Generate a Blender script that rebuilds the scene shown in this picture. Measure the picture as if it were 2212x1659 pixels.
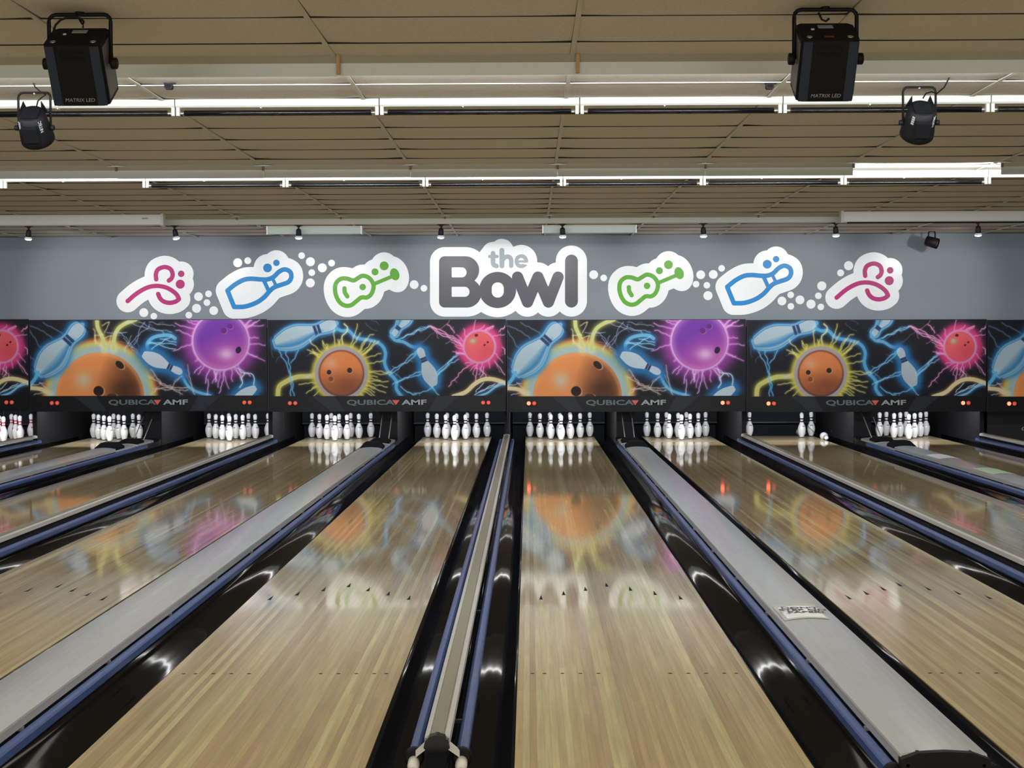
import bpy, bmesh, math, random
import numpy as np
from mathutils import Vector, Matrix
from mathutils.geometry import tessellate_polygon
random.seed(7); RNG = np.random.RandomState(5)
S = bpy.context.scene
COL = S.collection
for o in list(bpy.data.objects): bpy.data.objects.remove(o)

# ------------------------------------------------------------------ camera
FPX, PITCH, YAW, ROLL = 3358.09, .0290192, .0110260, -.0033553
CAM = Vector((1.10956, -23.12542, 1.51192))
cp, sp, cy, sy = math.cos(PITCH), math.sin(PITCH), math.cos(YAW), math.sin(YAW)
FW = Vector((-sy*cp, cy*cp, -sp)); R0 = Vector((cy, sy, 0)); U0 = R0.cross(FW)
RT = R0*math.cos(ROLL) + U0*math.sin(ROLL); UP = -R0*math.sin(ROLL) + U0*math.cos(ROLL)
cam = bpy.data.cameras.new('camera'); cam.lens = FPX*36/2212; cam.sensor_width = 36; cam.sensor_fit = 'HORIZONTAL'
cam.clip_end = 200
co = bpy.data.objects.new('camera', cam); COL.objects.link(co)
M = Matrix((RT, UP, -FW)).transposed().to_4x4(); M.translation = CAM
co.matrix_world = M
S.camera = co
def ray(x, y): return FW + RT*((x-1106)/FPX) - UP*((y-829.5)/FPX)
def onY(x, y, Y): d = ray(x, y); return CAM + d*((Y-CAM.y)/d.y)      # survey helper: pixel -> real plane Y
def onZ(x, y, z): d = ray(x, y); return CAM + d*((z-CAM.z)/d.z)
def proj(p):
    d = Vector(p)-CAM; z = d.dot(FW)
    return 1106+FPX*d.dot(RT)/z, 829.5-FPX*d.dot(UP)/z

# ------------------------------------------------------------------ world, lights, exposure
w = bpy.data.worlds.new('world'); S.world = w; w.use_nodes = True
w.node_tree.nodes['Background'].inputs[0].default_value = (.9, .92, 1, 1)
w.node_tree.nodes['Background'].inputs[1].default_value = .05
S.view_settings.view_transform = 'Standard'; S.view_settings.look = 'None'
S.view_settings.gamma = 1; S.view_settings.use_curve_mapping = False
S.view_settings.exposure = 0.0
def area(name, loc, aim, sx, sy_, power, col=(1, 1, 1), spread=180):
    l = bpy.data.lights.new(name, 'AREA'); l.shape = 'RECTANGLE'; l.size = sx; l.size_y = sy_
    l.energy = power; l.color = col; l.spread = math.radians(spread)
    o = bpy.data.objects.new(name, l); COL.objects.link(o); o.location = loc
    o.rotation_euler = (Vector(aim)-Vector(loc)).to_track_quat('-Z', 'Y').to_euler()
    return o
CZ = 2.965
# fluorescent rows hidden behind the three ceiling baffles
area('fluorescent_row', (.6, -15.04, 2.892), (.6, -14.04, 3.4), 9.5, .03, 125, (.90, .94, 1))
area('fluorescent_row', (.6, -10.07, 2.895), (.6, -9.07, 3.2), 12.5, .03, 140, (.90, .95, 1))
area('fluorescent_row', (.6, -4.74, 2.90), (.6, -2.6, 2.45), 15.5, .03, 120, (.88, .94, 1))
for yy, sx_, pw in ((-15.03, 9.5, 62), (-10.06, 12.5, 68), (-4.73, 15.5, 40)):
    area('fluorescent_row', (.6, yy, 2.90), (.6, yy+.12, 0), sx_, .03, pw, (.95, .97, 1))
# added rear fill, then room lights above and behind the bowlers
area('added_rear_fill', (1.0, -29.7, 1.6), (1.0, 0, 1.9), 17, 2.4, 440, (1, .985, .96))  # unseen fill light added behind the camera to brighten the ceiling
for yy, pw in ((-18.4, 66), (-21.6, 85), (-25.2, 70)):
    area('room_light', (.8, yy, 2.93), (.8, yy+.25, 0), 12.0, .5, pw, (1, .95, .86))

# ------------------------------------------------------------------ materials
def lin(c): return tuple((v/255/12.92) if v/255 <= .04045 else ((v/255+.055)/1.055)**2.4 for v in c)
MATS = {}
def mat(name, rgb=(128, 128, 128), rough=.5, metal=0, noise=0, nscale=30, bump=0, emis=None, estr=0, stretch=(1, 1, 1), spec=.5):
    m = bpy.data.materials.new(name); m.use_nodes = True; N = m.node_tree.nodes; L = m.node_tree.links
    b = N['Principled BSDF']; c = lin(rgb)
    b.inputs['Base Color'].default_value = (*c, 1); b.inputs['Roughness'].default_value = rough
    b.inputs['Metallic'].default_value = metal; b.inputs['Specular IOR Level'].default_value = spec
    tc = N.new('ShaderNodeTexCoord'); mp = N.new('ShaderNodeMapping'); mp.inputs['Scale'].default_value = stretch
    nz = N.new('ShaderNodeTexNoise'); nz.inputs['Scale'].default_value = nscale; nz.inputs['Detail'].default_value = 3
    L.new(tc.outputs['Object'], mp.inputs[0]); L.new(mp.outputs[0], nz.inputs['Vector'])
    mx = N.new('ShaderNodeMix'); mx.data_type = 'RGBA'
    mx.inputs[6].default_value = (*[v*(1-noise) for v in c], 1); mx.inputs[7].default_value = (*[min(1, v*(1+noise)) for v in c], 1)
    L.new(nz.outputs[0], mx.inputs[0]); L.new(mx.outputs[2], b.inputs['Base Color'])
    if bump:
        bp = N.new('ShaderNodeBump'); bp.inputs['Strength'].default_value = bump; bp.inputs['Distance'].default_value = .002
        L.new(nz.outputs[0], bp.inputs['Height']); L.new(bp.outputs[0], b.inputs['Normal'])
    if emis:
        b.inputs['Emission Color'].default_value = (*lin(emis), 1); b.inputs['Emission Strength'].default_value = estr
    MATS[name] = m; return m
mat('wall_paint', (132, 140, 148), .75, noise=.05, nscale=40, bump=.1)
mat('dark_room', (60, 58, 54), .9)
mat('tile', (212, 206, 194), .95, noise=.16, nscale=55, bump=.25)
mat('runner', (206, 202, 188), .5, noise=.1)
mat('plenum_joint_shade', (40, 36, 30), .9)
mat('baffle_top', (158, 152, 130), .5, noise=.05)
mat('baffle', (196, 200, 190), .3, noise=.05, nscale=8)
mat('brass', (176, 140, 84), .45, metal=.3, noise=.2)
mat('brown', (120, 92, 66), .6)
mat('white_enamel', (206, 208, 198), .4, noise=.03)
mat('white_metal', (224, 224, 216), .45, noise=.04)
mat('diffuser', (158, 166, 160), .6)
mat('chrome', (200, 200, 200), .25, metal=.9)
mat('rod_metal', (150, 152, 150), .4, metal=.6)
mat('black_tube', (12, 12, 16), .12)
mat('black_plastic', (12, 12, 14), .6, noise=.2, spec=.25)
mat('black_rough', (13, 14, 18), .8, noise=.25, spec=.2)
mat('pit_dark', (24, 27, 38), .8, noise=.3, nscale=9)
mat('pit_cushion', (34, 37, 47), .9, noise=.25, nscale=14)
mat('kickback', (8, 9, 16), .85, noise=.25, nscale=8)
mat('gutter', (24, 24, 25), .10, noise=.35, nscale=3, stretch=(6, .6, 1), spec=.35)
mat('divider_base', (34, 34, 34), .5, noise=.2)
mat('lane_side', (14, 14, 14), .4)
mat('cap', (186, 190, 192), .22, noise=.07, nscale=5, stretch=(8, .7, 1), bump=.03)
mat('cap_side', (90, 90, 82), .55, noise=.1)
mat('cap_strip', (138, 134, 116), .4, noise=.12, nscale=4, stretch=(8, .6, 1))
mat('cap_edge', (206, 206, 200), .35, noise=.06)
mat('rail', (74, 98, 156), .3, noise=.14, nscale=5, stretch=(4, .5, 1))
mat('plug', (226, 222, 208), .5, noise=.08)
mat('pin_white', (240, 240, 240), .14, noise=.03, nscale=10)
mat('pin_black', (8, 8, 12), .3)
mat('pin_red', (214, 62, 92), .35)
mat('pin_print', (60, 64, 90), .5)
mat('scuff', (30, 30, 34), .6)
mat('cord', (70, 70, 66), .8)
mat('deck', (176, 160, 126), .30, noise=.08, nscale=6, stretch=(8, 1, 1))
mat('marker', (16, 14, 12), .6, spec=.08)
mat('fascia', (12, 14, 21), .42, noise=.12)
mat('facet', (36, 41, 52), .42, noise=.1)
mat('frame_black', (26, 27, 34), .5, noise=.1)
mat('text_grey', (100, 108, 114), .5)
mat('text_light', (158, 166, 172), .4)
mat('text_red', (222, 96, 74), .5)
mat('lamp_off_glow', (228, 98, 76), .4, emis=(236, 84, 60), estr=.35)  # unlit lamps, with a weak glow added to keep them bright
mat('lamp_ring', (90, 26, 22), .5)
mat('lamp_on', (255, 120, 90), .4, emis=(255, 70, 48), estr=9)
mat('sticker', (240, 242, 244), .3, noise=.02)
mat('vinyl_magenta', (184, 40, 116), .4, spec=.3)
mat('vinyl_blue', (8, 134, 206), .4, spec=.3)
mat('vinyl_green', (92, 172, 36), .4, spec=.3)
mat('vinyl_charcoal', (58, 56, 68), .4, noise=.05)
mat('vinyl_grey', (150, 162, 172), .35)
mat('bulb', (255, 255, 255), .3, emis=(255, 252, 244), estr=14)
mat('bulb_rim', (190, 194, 196), .25)
mat('lens', (170, 178, 186), .15)
mat('blue_panel', (24, 40, 60), .45, noise=.1)
mat('side_panel', (96, 94, 98), .4, noise=.1)
mat('label_grey', (150, 154, 152), .5)
mat('paper', (236, 238, 240), .7, noise=.02)
mat('tape', (190, 191, 184), .35)
mat('ink', (70, 72, 84), .7)
mat('green_note', (196, 224, 190), .6)
mat('dark_red', (120, 40, 34), .6)

def wood():
    m = bpy.data.materials.new('lane_wood'); m.use_nodes = True; N = m.node_tree.nodes; L = m.node_tree.links
    b = N['Principled BSDF']; b.inputs['Roughness'].default_value = .085; b.inputs['Specular IOR Level'].default_value = .5
    oi = N.new('ShaderNodeObjectInfo'); tc = N.new('ShaderNodeTexCoord')
    mp = N.new('ShaderNodeMapping'); mp.inputs['Scale'].default_value = (60, 2.0, 1)
    L.new(tc.outputs['Object'], mp.inputs[0])
    sc = N.new('ShaderNodeVectorMath'); sc.operation = 'ADD'
    cb = N.new('ShaderNodeCombineXYZ'); mu = N.new('ShaderNodeMath'); mu.operation = 'MULTIPLY'; mu.inputs[1].default_value = 90
    L.new(oi.outputs['Random'], mu.inputs[0]); L.new(mu.outputs[0], cb.inputs[2]); L.new(mu.outputs[0], cb.inputs[1])
    L.new(mp.outputs[0], sc.inputs[0]); L.new(cb.outputs[0], sc.inputs[1])
    nz = N.new('ShaderNodeTexNoise'); nz.inputs['Scale'].default_value = 1.0; nz.inputs['Detail'].default_value = 5
    L.new(sc.outputs[0], nz.inputs['Vector'])
    # splices along the board: every board changes tone where one strip ends and the next begins
    sx = N.new('ShaderNodeSeparateXYZ'); L.new(tc.outputs['Object'], sx.inputs[0])
    a = N.new('ShaderNodeMath'); a.operation = 'MULTIPLY_ADD'; a.inputs[1].default_value = .62
    L.new(sx.outputs[1], a.inputs[0]); L.new(mu.outputs[0], a.inputs[2])
    fl = N.new('ShaderNodeMath'); fl.operation = 'FLOOR'; L.new(a.outputs[0], fl.inputs[0])
    wn = N.new('ShaderNodeTexWhiteNoise'); wn.noise_dimensions = '1D'; L.new(fl.outputs[0], wn.inputs['W'])
    mr = N.new('ShaderNodeMapRange'); mr.inputs[3].default_value = .93; mr.inputs[4].default_value = 1.07; L.new(wn.outputs[0], mr.inputs[0])
    mr2 = N.new('ShaderNodeMapRange'); mr2.inputs[1].default_value = .3; mr2.inputs[2].default_value = .7
    mr2.inputs[3].default_value = .86; mr2.inputs[4].default_value = 1.12; L.new(nz.outputs[0], mr2.inputs[0])
    mm = N.new('ShaderNodeMath'); mm.operation = 'MULTIPLY'; L.new(mr.outputs[0], mm.inputs[0]); L.new(mr2.outputs[0], mm.inputs[1])
    vs = N.new('ShaderNodeVectorMath'); vs.operation = 'SCALE'; L.new(oi.outputs['Color'], vs.inputs[0]); L.new(mm.outputs[0], vs.inputs['Scale'])
    L.new(vs.outputs[0], b.inputs['Base Color'])
    n2 = N.new('ShaderNodeTexNoise'); n2.inputs['Scale'].default_value = 1; n2.inputs['Detail'].default_value = 2
    mp2 = N.new('ShaderNodeMapping'); mp2.inputs['Scale'].default_value = (9, .5, 1); L.new(tc.outputs['Object'], mp2.inputs[0]); L.new(mp2.outputs[0], n2.inputs['Vector'])
    r2 = N.new('ShaderNodeMapRange'); r2.inputs[3].default_value = .04; r2.inputs[4].default_value = .075; L.new(n2.outputs[0], r2.inputs[0])
    # the first lane panel, nearest the foul line, is more worn and less glossy
    pw = N.new('ShaderNodeMapRange'); pw.inputs[1].default_value = -14.6; pw.inputs[2].default_value = -14.3; pw.inputs[3].default_value = .09; pw.inputs[4].default_value = 0
    L.new(sx.outputs[1], pw.inputs[0]); ad = N.new('ShaderNodeMath'); ad.operation = 'ADD'; L.new(r2.outputs[0], ad.inputs[0]); L.new(pw.outputs[0], ad.inputs[1])
    L.new(ad.outputs[0], b.inputs['Roughness'])
    MATS['lane_wood'] = m
wood()
def artmat():
    m = bpy.data.materials.new('art_print'); m.use_nodes = True; N = m.node_tree.nodes; L = m.node_tree.links
    b = N['Principled BSDF']; b.inputs['Roughness'].default_value = .5; b.inputs['Specular IOR Level'].default_value = .25
    at = N.new('ShaderNodeAttribute'); at.attribute_name = 'print'; L.new(at.outputs['Color'], b.inputs['Base Color'])
    MATS['art_print'] = m
artmat()

# ------------------------------------------------------------------ mesh helpers
class MB:
    def __init__(s): s.v = []; s.f = []; s.sm = []
    def add(s, vs, fs, smooth=False):
        k = len(s.v); s.v += [tuple(v) for v in vs]; s.f += [[i+k for i in f] for f in fs]; s.sm += [smooth]*len(fs); return s
    def box(s, x0, x1, y0, y1, z0, z1, mx=None):
        vs = [Vector((x, y, z)) for z in (z0, z1) for y in (y0, y1) for x in (x0, x1)]
        if mx is not None: vs = [mx @ v for v in vs]
        return s.add(vs, [(0, 2, 3, 1), (4, 5, 7, 6), (0, 1, 5, 4), (2, 6, 7, 3), (0, 4, 6, 2), (1, 3, 7, 5)])
    def bbox(s, x0, x1, y0, y1, z0, z1, r=.01, mx=None):   # box with chamfered vertical-profile corners (profile in x,z swept in y)
        p = [(x0+r, z0), (x1-r, z0), (x1, z0+r), (x1, z1-r), (x1-r, z1), (x0+r, z1), (x0, z1-r), (x0, z0+r)]
        return s.sweep(p, y0, y1, mx)
    def sweep(s, prof, y0, y1, mx=None, smooth=False, ys=None):
        ys = ys or [y0, y1]; n = len(prof); vs = [Vector((x, y, z)) for y in ys for x, z in prof]
        if mx is not None: vs = [mx @ v for v in vs]
        fs = []
        for j in range(len(ys)-1):
            for i in range(n):
                a = j*n+i; b = j*n+(i+1) % n; fs.append((a, b, b+n, a+n))
        s.add(vs, fs, smooth); k = len(s.v)-len(vs)
        s.f += [[k+i for i in range(n)][::-1], [k+(len(ys)-1)*n+i for i in range(n)]]; s.sm += [False, False]
        return s
    def sweepx(s, prof, x0, x1):   # profile in (y,z) swept in x
        n = len(prof); vs = [Vector((x, y, z)) for x in (x0, x1) for y, z in prof]
        fs = [(i, i+n, (i+1) % n+n, (i+1) % n) for i in range(n)]+[list(range(n)), [n+i for i in range(n)][::-1]]
        return s.add(vs, fs)
    def lathe(s, prof, seg=20, loc=(0, 0, 0), mx=None):
        vs = []; fs = []; n = len(prof)
        for r, z in prof:
            for i in range(seg):
                a = 2*math.pi*i/seg; vs.append(Vector((r*math.cos(a), r*math.sin(a), z)))
        if mx is not None: vs = [mx @ v for v in vs]
        vs = [v+Vector(loc) for v in vs]
        for j in range(n-1):
            for i in range(seg):
                a = j*seg+i; b = j*seg+(i+1) % seg; fs.append((a, b, b+seg, a+seg))
        s.add(vs, fs, True); k = len(s.v)-len(vs)
        s.f += [[k+i for i in range(seg)][::-1], [k+(n-1)*seg+i for i in range(seg)]]; s.sm += [False, False]
        return s
    def tube(s, pts, r, seg=8):
        pts = [Vector(p) for p in pts]; vs = []; n = len(pts)
        for i, p in enumerate(pts):
            d = (pts[min(i+1, n-1)]-pts[max(i-1, 0)]).normalized()
            u = d.cross(Vector((0, 0, 1)));  u = Vector((1, 0, 0)) if u.length < .05 else u.normalized()
            v = d.cross(u)
            for k in range(seg):
                a = 2*math.pi*k/seg; vs.append(p+u*r*math.cos(a)+v*r*math.sin(a))
        fs = [(i*seg+k, i*seg+(k+1) % seg, (i+1)*seg+(k+1) % seg, (i+1)*seg+k) for i in range(n-1) for k in range(seg)]
        s.add(vs, fs, True); k = len(s.v)-len(vs)
        s.f += [[k+i for i in range(seg)][::-1], [k+(n-1)*seg+i for i in range(seg)]]; s.sm += [False, False]
        return s
    def mesh(s, name, m):
        me = bpy.data.meshes.new(name); me.from_pydata(s.v, [], s.f); me.polygons.foreach_set('use_smooth', s.sm)
        me.materials.append(MATS[m]); me.update()
        bm = bmesh.new(); bm.from_mesh(me); bmesh.ops.recalc_face_normals(bm, faces=bm.faces); bm.to_mesh(me); bm.free()
        return me
    def build(s, name, m, parent=None, loc=None):
        o = bpy.data.objects.new(name, s.mesh(name, m)); COL.objects.link(o)
        if parent is not None: o.parent = parent
        if loc is not None: o.location = loc
        return o
def inst(name, me, parent=None, loc=(0, 0, 0), rot=(0, 0, 0)):
    o = bpy.data.objects.new(name, me); COL.objects.link(o); o.location = loc; o.rotation_euler = rot
    if parent is not None: o.parent = parent
    return o
def tag(o, label=None, cat=None, group=None, kind=None):
    if label: o['label'] = label
    if cat: o['category'] = cat
    if group: o['group'] = group
    if kind: o['kind'] = kind
    return o
def thing(name, loc, label, cat, group=None, rz=0):
    o = bpy.data.objects.new(name, None); COL.objects.link(o); o.location = loc; o.rotation_euler = (0, 0, rz); o.empty_display_size = .1
    return tag(o, label, cat, group)
ORD = ['first', 'second', 'third', 'fourth', 'fifth', 'sixth', 'seventh', 'eighth', 'ninth', 'tenth', 'eleventh', 'twelfth']
def ordl(i, n):
    return 'leftmost' if i == 0 else ('rightmost' if i == n-1 else ORD[i]+' from the left')
def text(name, s, size, m, parent, mx, xs=1.0, ext=.0008, align='CENTER', shear=0, bold=0):
    c = bpy.data.curves.new(name, 'FONT'); c.body = s; c.size = size; c.extrude = ext; c.align_x = align; c.align_y = 'CENTER'; c.shear = shear; c.offset = bold
    c.resolution_u = 3
    t = bpy.data.objects.new('tmp', c); COL.objects.link(t); dg = bpy.context.evaluated_depsgraph_get()
    me = bpy.data.meshes.new_from_object(t.evaluated_get(dg)); bpy.data.objects.remove(t)
    me.transform(mx @ Matrix.Diagonal((xs, 1, 1, 1))); me.name = name; me.materials.clear(); me.materials.append(MATS[m])
    o = bpy.data.objects.new(name, me); COL.objects.link(o)
    if parent is not None: o.parent = parent
    return o
FACE = Matrix.Rotation(math.pi/2, 4, 'X')    # text plane facing -Y
def T(x, y, z): return Matrix.Translation((x, y, z))

# ------------------------------------------------------------------ setting
def struct(name, mb, m): return tag(mb.build(name, m), kind='structure')
struct('floor', MB().box(-9.5, 11.5, -30, 2.6, -.30, -.20), 'dark_room')
struct('wall_left', MB().box(-9.7, -9.5, -30, 2.6, -.3, 3.1), 'dark_room')
struct('wall_right', MB().box(11.5, 11.7, -30, 2.6, -.3, 3.1), 'dark_room')
struct('wall_front', MB().box(-9.5, 11.5, -30.2, -30, -.3, 3.1), 'dark_room')
struct('wall_pit', MB().box(-9.5, 11.5, 2.4, 2.6, -.3, 3.1), 'black_rough')
WY = -1.2
struct('wall_back', MB().box(-9.5, 11.5, WY, WY+.12, 1.68, 2.985), 'wall_paint')
struct('floor_approach', MB().box(-9.5, 11.5, -30, -18.32, -.2, -.005), 'deck')
ceil = struct('ceiling', MB().box(-9.5, 11.5, -30, 2.6, CZ+.035, CZ+.10), 'plenum_joint_shade')
struct('ceiling_front', MB().box(-9.5, 11.5, -30, -17.95, CZ, CZ+.03), 'tile')
struct('ceiling_left', MB().box(-9.5, -7.25, -17.95, -1.2, CZ, CZ+.03), 'tile')
struct('ceiling_right', MB().box(9.9, 11.5, -17.95, -1.2, CZ, CZ+.03), 'tile')
RX = [.115+1.22*j for j in range(-6, 9)]
def tile_mesh(front, lift, sag):
    mb = MB(); nx = 8; hx, hy, t = .597, .3035, .014; vs = []
    for j, v in enumerate((0, .33, .67, 1)):
        for i in range(nx+1):
            x = -hx+2*hx*i/nx; e = abs(x/hx)**5
            z = (-front)*(1-v)+v*(.0005+lift*e) - sag*4*v*(1-v)*.6
            vs.append((x, -hy+2*hy*v, z))
    n = nx+1; fs = [(j*n+i, j*n+i+1, (j+1)*n+i+1, (j+1)*n+i) for j in range(3) for i in range(nx)]
    k = len(vs); vs += [(x, y, t) for y in (-hy, hy) for x in (-hx, hx)]
    side = [[*range(n)]+[k+1, k], [*range(3*n, 4*n)]+[k+3, k+2], (0, n, 2*n, 3*n, k+2, k), (n-1, 2*n-1, 3*n-1, 4*n-1, k+3, k+1)]
    mb.add(vs, fs+[(k, k+1, k+3, k+2)]+side, False); me = mb.mesh('ceiling_tile', 'tile'); me.materials.append(MATS['plenum_joint_shade'])
    for q in me.polygons:
        if abs(q.normal.z) < .5: q.material_index = 1  # edge faces coloured dark to stand in for shade in the tile joints
    return me
TM = [tile_mesh(*a_) for a_ in ((.0035, .004, .002), (.005, .006, .003), (.003, .003, .001), (.004, .009, .002))]
rest = MB()
for r in range(28):
    Y = -17.91+.61*r+.305
    for j in range(14):
        X = RX[j]+.61; me = TM[random.choice((0, 0, 1, 1, 2, 3))]
        if Y > -1.3: continue
        p = [proj((X+a, Y+b, CZ)) for a in (-.6, .6) for b in (-.3, .3)]
        vis = max(q[0] for q in p) > -10 and min(q[0] for q in p) < 2222 and max(q[1] for q in p) > -8
        if vis: inst('ceiling_tile', me, ceil, (X, Y, CZ), (random.uniform(-.001, .001), 0, 0))
        else: rest.box(X-.597, X+.597, Y-.3015, Y+.3015, CZ-.002, CZ+.012)
tag(rest.build('ceiling_tiles_beyond', 'tile', ceil), kind='stuff')
rme = MB().box(-.012, .012, -17.95, -1.2, CZ-.008, CZ-.002).box(-.002, .002, -17.95, -1.2, CZ-.002, CZ+.03).mesh('ceiling_runner', 'runner')
for x in RX: inst('ceiling_runner', rme, ceil, (x, 0, 0))
lip = MB()
lip.box(-7.2, 9.9, -17.91+.61*6-.004, -17.91+.61*6+.010, CZ-.006, CZ-.001)
lip.build('cross_tee', 'white_metal', ceil)

# ------------------------------------------------------------------ ceiling baffles
def baffle(Y, h, xs, label, missing=(), brk='brown', hb=.05, clip=True):
    t = thing('ceiling_baffle', (0, Y, CZ), label, 'ceiling baffle')
    for i in range(len(xs)-1):
        if i in missing: continue
        x0, x1 = xs[i]+.0004, xs[i+1]-.0004
        prof = [(-.035, 0), (-.012, -.042*h/.1), (-.010, -.042*h/.1), (-.032, .0)]
        MB().sweepx(prof, x0, x1).build('upper_sheet', 'baffle_top', t)
        z0 = -.042*h/.1; dz = random.uniform(-.002, .002)
        MB().sweepx([(-.014, z0+.003), (-.008, z0+.003), (.002, -h+dz), (-.004, -h-.001+dz)], x0, x1).build('lower_sheet', 'baffle', t)
    for i, x in enumerate(xs[1:-1]):
        MB().box(x-.009, x+.009, -.045, -.028, -hb, 0).box(x-.004, x+.004, -.049, -.044, -hb*.9, 0).build('hanger', brk, t)
        if clip:  # white plates stand in for lit ceiling showing through the gap above the baffle
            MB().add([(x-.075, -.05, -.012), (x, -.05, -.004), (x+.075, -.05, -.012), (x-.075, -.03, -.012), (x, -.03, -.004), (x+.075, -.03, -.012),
                      (x, -.05, -.016), (x, -.03, -.016)], [(0, 6, 2, 1), (3, 4, 5, 7), (0, 1, 4, 3), (1, 2, 5, 4), (0, 3, 7, 6), (6, 7, 5, 2)]).build('gap_light_plate', 'white_enamel', t)
    return t
baffle(-15.12, .103, [.14+1.222*j-.0 for j in range(-3, 6)], 'pale sheet metal ceiling baffle nearest the camera with brass hangers', brk='brass', hb=.10, clip=False)
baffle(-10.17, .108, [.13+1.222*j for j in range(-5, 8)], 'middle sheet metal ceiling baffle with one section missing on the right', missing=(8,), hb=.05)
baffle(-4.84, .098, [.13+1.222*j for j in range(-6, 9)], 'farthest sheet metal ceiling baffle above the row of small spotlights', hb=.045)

# ------------------------------------------------------------------ battens with black tubes
def batten_row(Y, bh, td, xs, tubes, which):
    n = len(xs)-1
    for i in range(n):
        x0, x1 = xs[i], xs[i+1]; k = f'{ordl(i, n)} in the {which} row'
        t = thing('batten_light', ((x0+x1)/2, Y, CZ), f'white ceiling batten {"with a black tube" if i in tubes else "without a tube"}, {k}', 'light fixture', f'battens in the {which} row')
        hl = (x1-x0)/2-.003; p = [(-.03, 0), (.03, 0), (.03, -bh*.8), (.02, -bh), (-.02, -bh), (-.03, -bh*.8)]
        MB().sweepx(p, -hl, hl).build('housing', 'white_enamel', t)
        MB().box(-.004, .004, -.02, .02, -bh-.006, -bh).build('latch_screw', 'white_enamel', t, (-.1, 0, 0))
        for s in (-1, 1):
            MB().box(-.010, .010, -.016, .016, -td-.017, -bh).build('lamp_socket', 'white_enamel', t, (s*(hl-.012), 0, 0))
        if i in tubes:
            a = hl-.028; rot = Matrix.Rotation(math.pi/2, 4, 'Y')
            MB().lathe([(.0175, -a+.02), (.0175, a-.02)], 14, (0, 0, -td), rot).build('blacklight_tube', 'black_tube', t)
            for s in (-1, 1):
                MB().lathe([(.006, -.020), (.009, -.012), (.009, .012), (.006, .016)], 10, (s*(a-.008), 0, -td), rot).build('tube_end', 'chrome', t)
y1 = -13.68; xs1 = [onY(x, 240, y1).x for x in (380, 820, 1252, 1690, 2138)]; st = (xs1[-1]-xs1[0])/4
batten_row(y1, .048, .080, [xs1[0]-st]+xs1+[xs1[-1]+st], set(range(6)), 'nearer')
y2 = -9.5; xs2 = [onY(x, 395, y2).x for x in (8, 315, 617, 919, 1216, 1518, 1822, 2133)]; st = (xs2[-1]-xs2[0])/7
batten_row(y2, .062, .102, [xs2[0]-st]+xs2+[xs2[-1]+st], set(range(2, 8)), 'farther')

# diffuser battens near the end wall, projector screen cases
for lab, xa, xb in (('left', 578, 782), ('right', 1172, 1374)):
    a = onY(xa, 500, -3.2); b = onY(xb, 500, -3.2); t = thing('diffuser_light', ((a.x+b.x)/2, -3.2, CZ), f'long pale diffuser light on the ceiling above the mural wall, {lab} one', 'light fixture', 'diffuser lights')
    hl = (b.x-a.x)/2
    MB().sweepx([(-.05, 0), (.05, 0), (.05, -.03), (-.05, -.03)], -hl, hl).build('backplate', 'baffle_top', t)
    MB().sweepx([(-.06, -.03), (.06, -.03), (.045, -.105), (-.045, -.105)], -hl+.01, hl-.01).build('diffuser', 'diffuser', t)
    for s in (-1, 1): MB().box(-.007, .007, -.064, .064, -.108, -.0).build('end_cap', 'white_enamel', t, (s*(hl-.003), 0, 0))
for lab, xa, xb, yt in (('left', -260, 350, 463), ('right', 1820, 2480, 456)):
    Y = -5.2; a = onY(xa, yt, Y); b = onY(xb, yt, Y)
    t = thing('screen_case', ((a.x+b.x)/2, Y, CZ), f'long white roll-up screen case under the ceiling at the far {lab}', 'screen case', 'roll-up screen cases'); hl = (b.x-a.x)/2
    MB().sweepx([(-.05, -.008), (.06, -.0), (.06, -.125), (-.045, -.13), (-.055, -.12), (-.055, -.02)], -hl, hl).build('casing', 'white_metal', t)
    s = 1 if lab == 'left' else -1
    MB().box(-.014, .014, -.062, .062, -.134, 0).build('end_bracket', 'white_enamel', t, (s*(hl+.012), 0, 0))
    if lab == 'right': MB().box(-hl+.05, hl, -.05, .0, -.142, -.131).build('fabric_slot', 'black_rough', t)
    else: MB().box(hl-.22, hl-.15, -.058, -.055, -.062, -.047).build('name_plate', 'label_grey', t)

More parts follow.
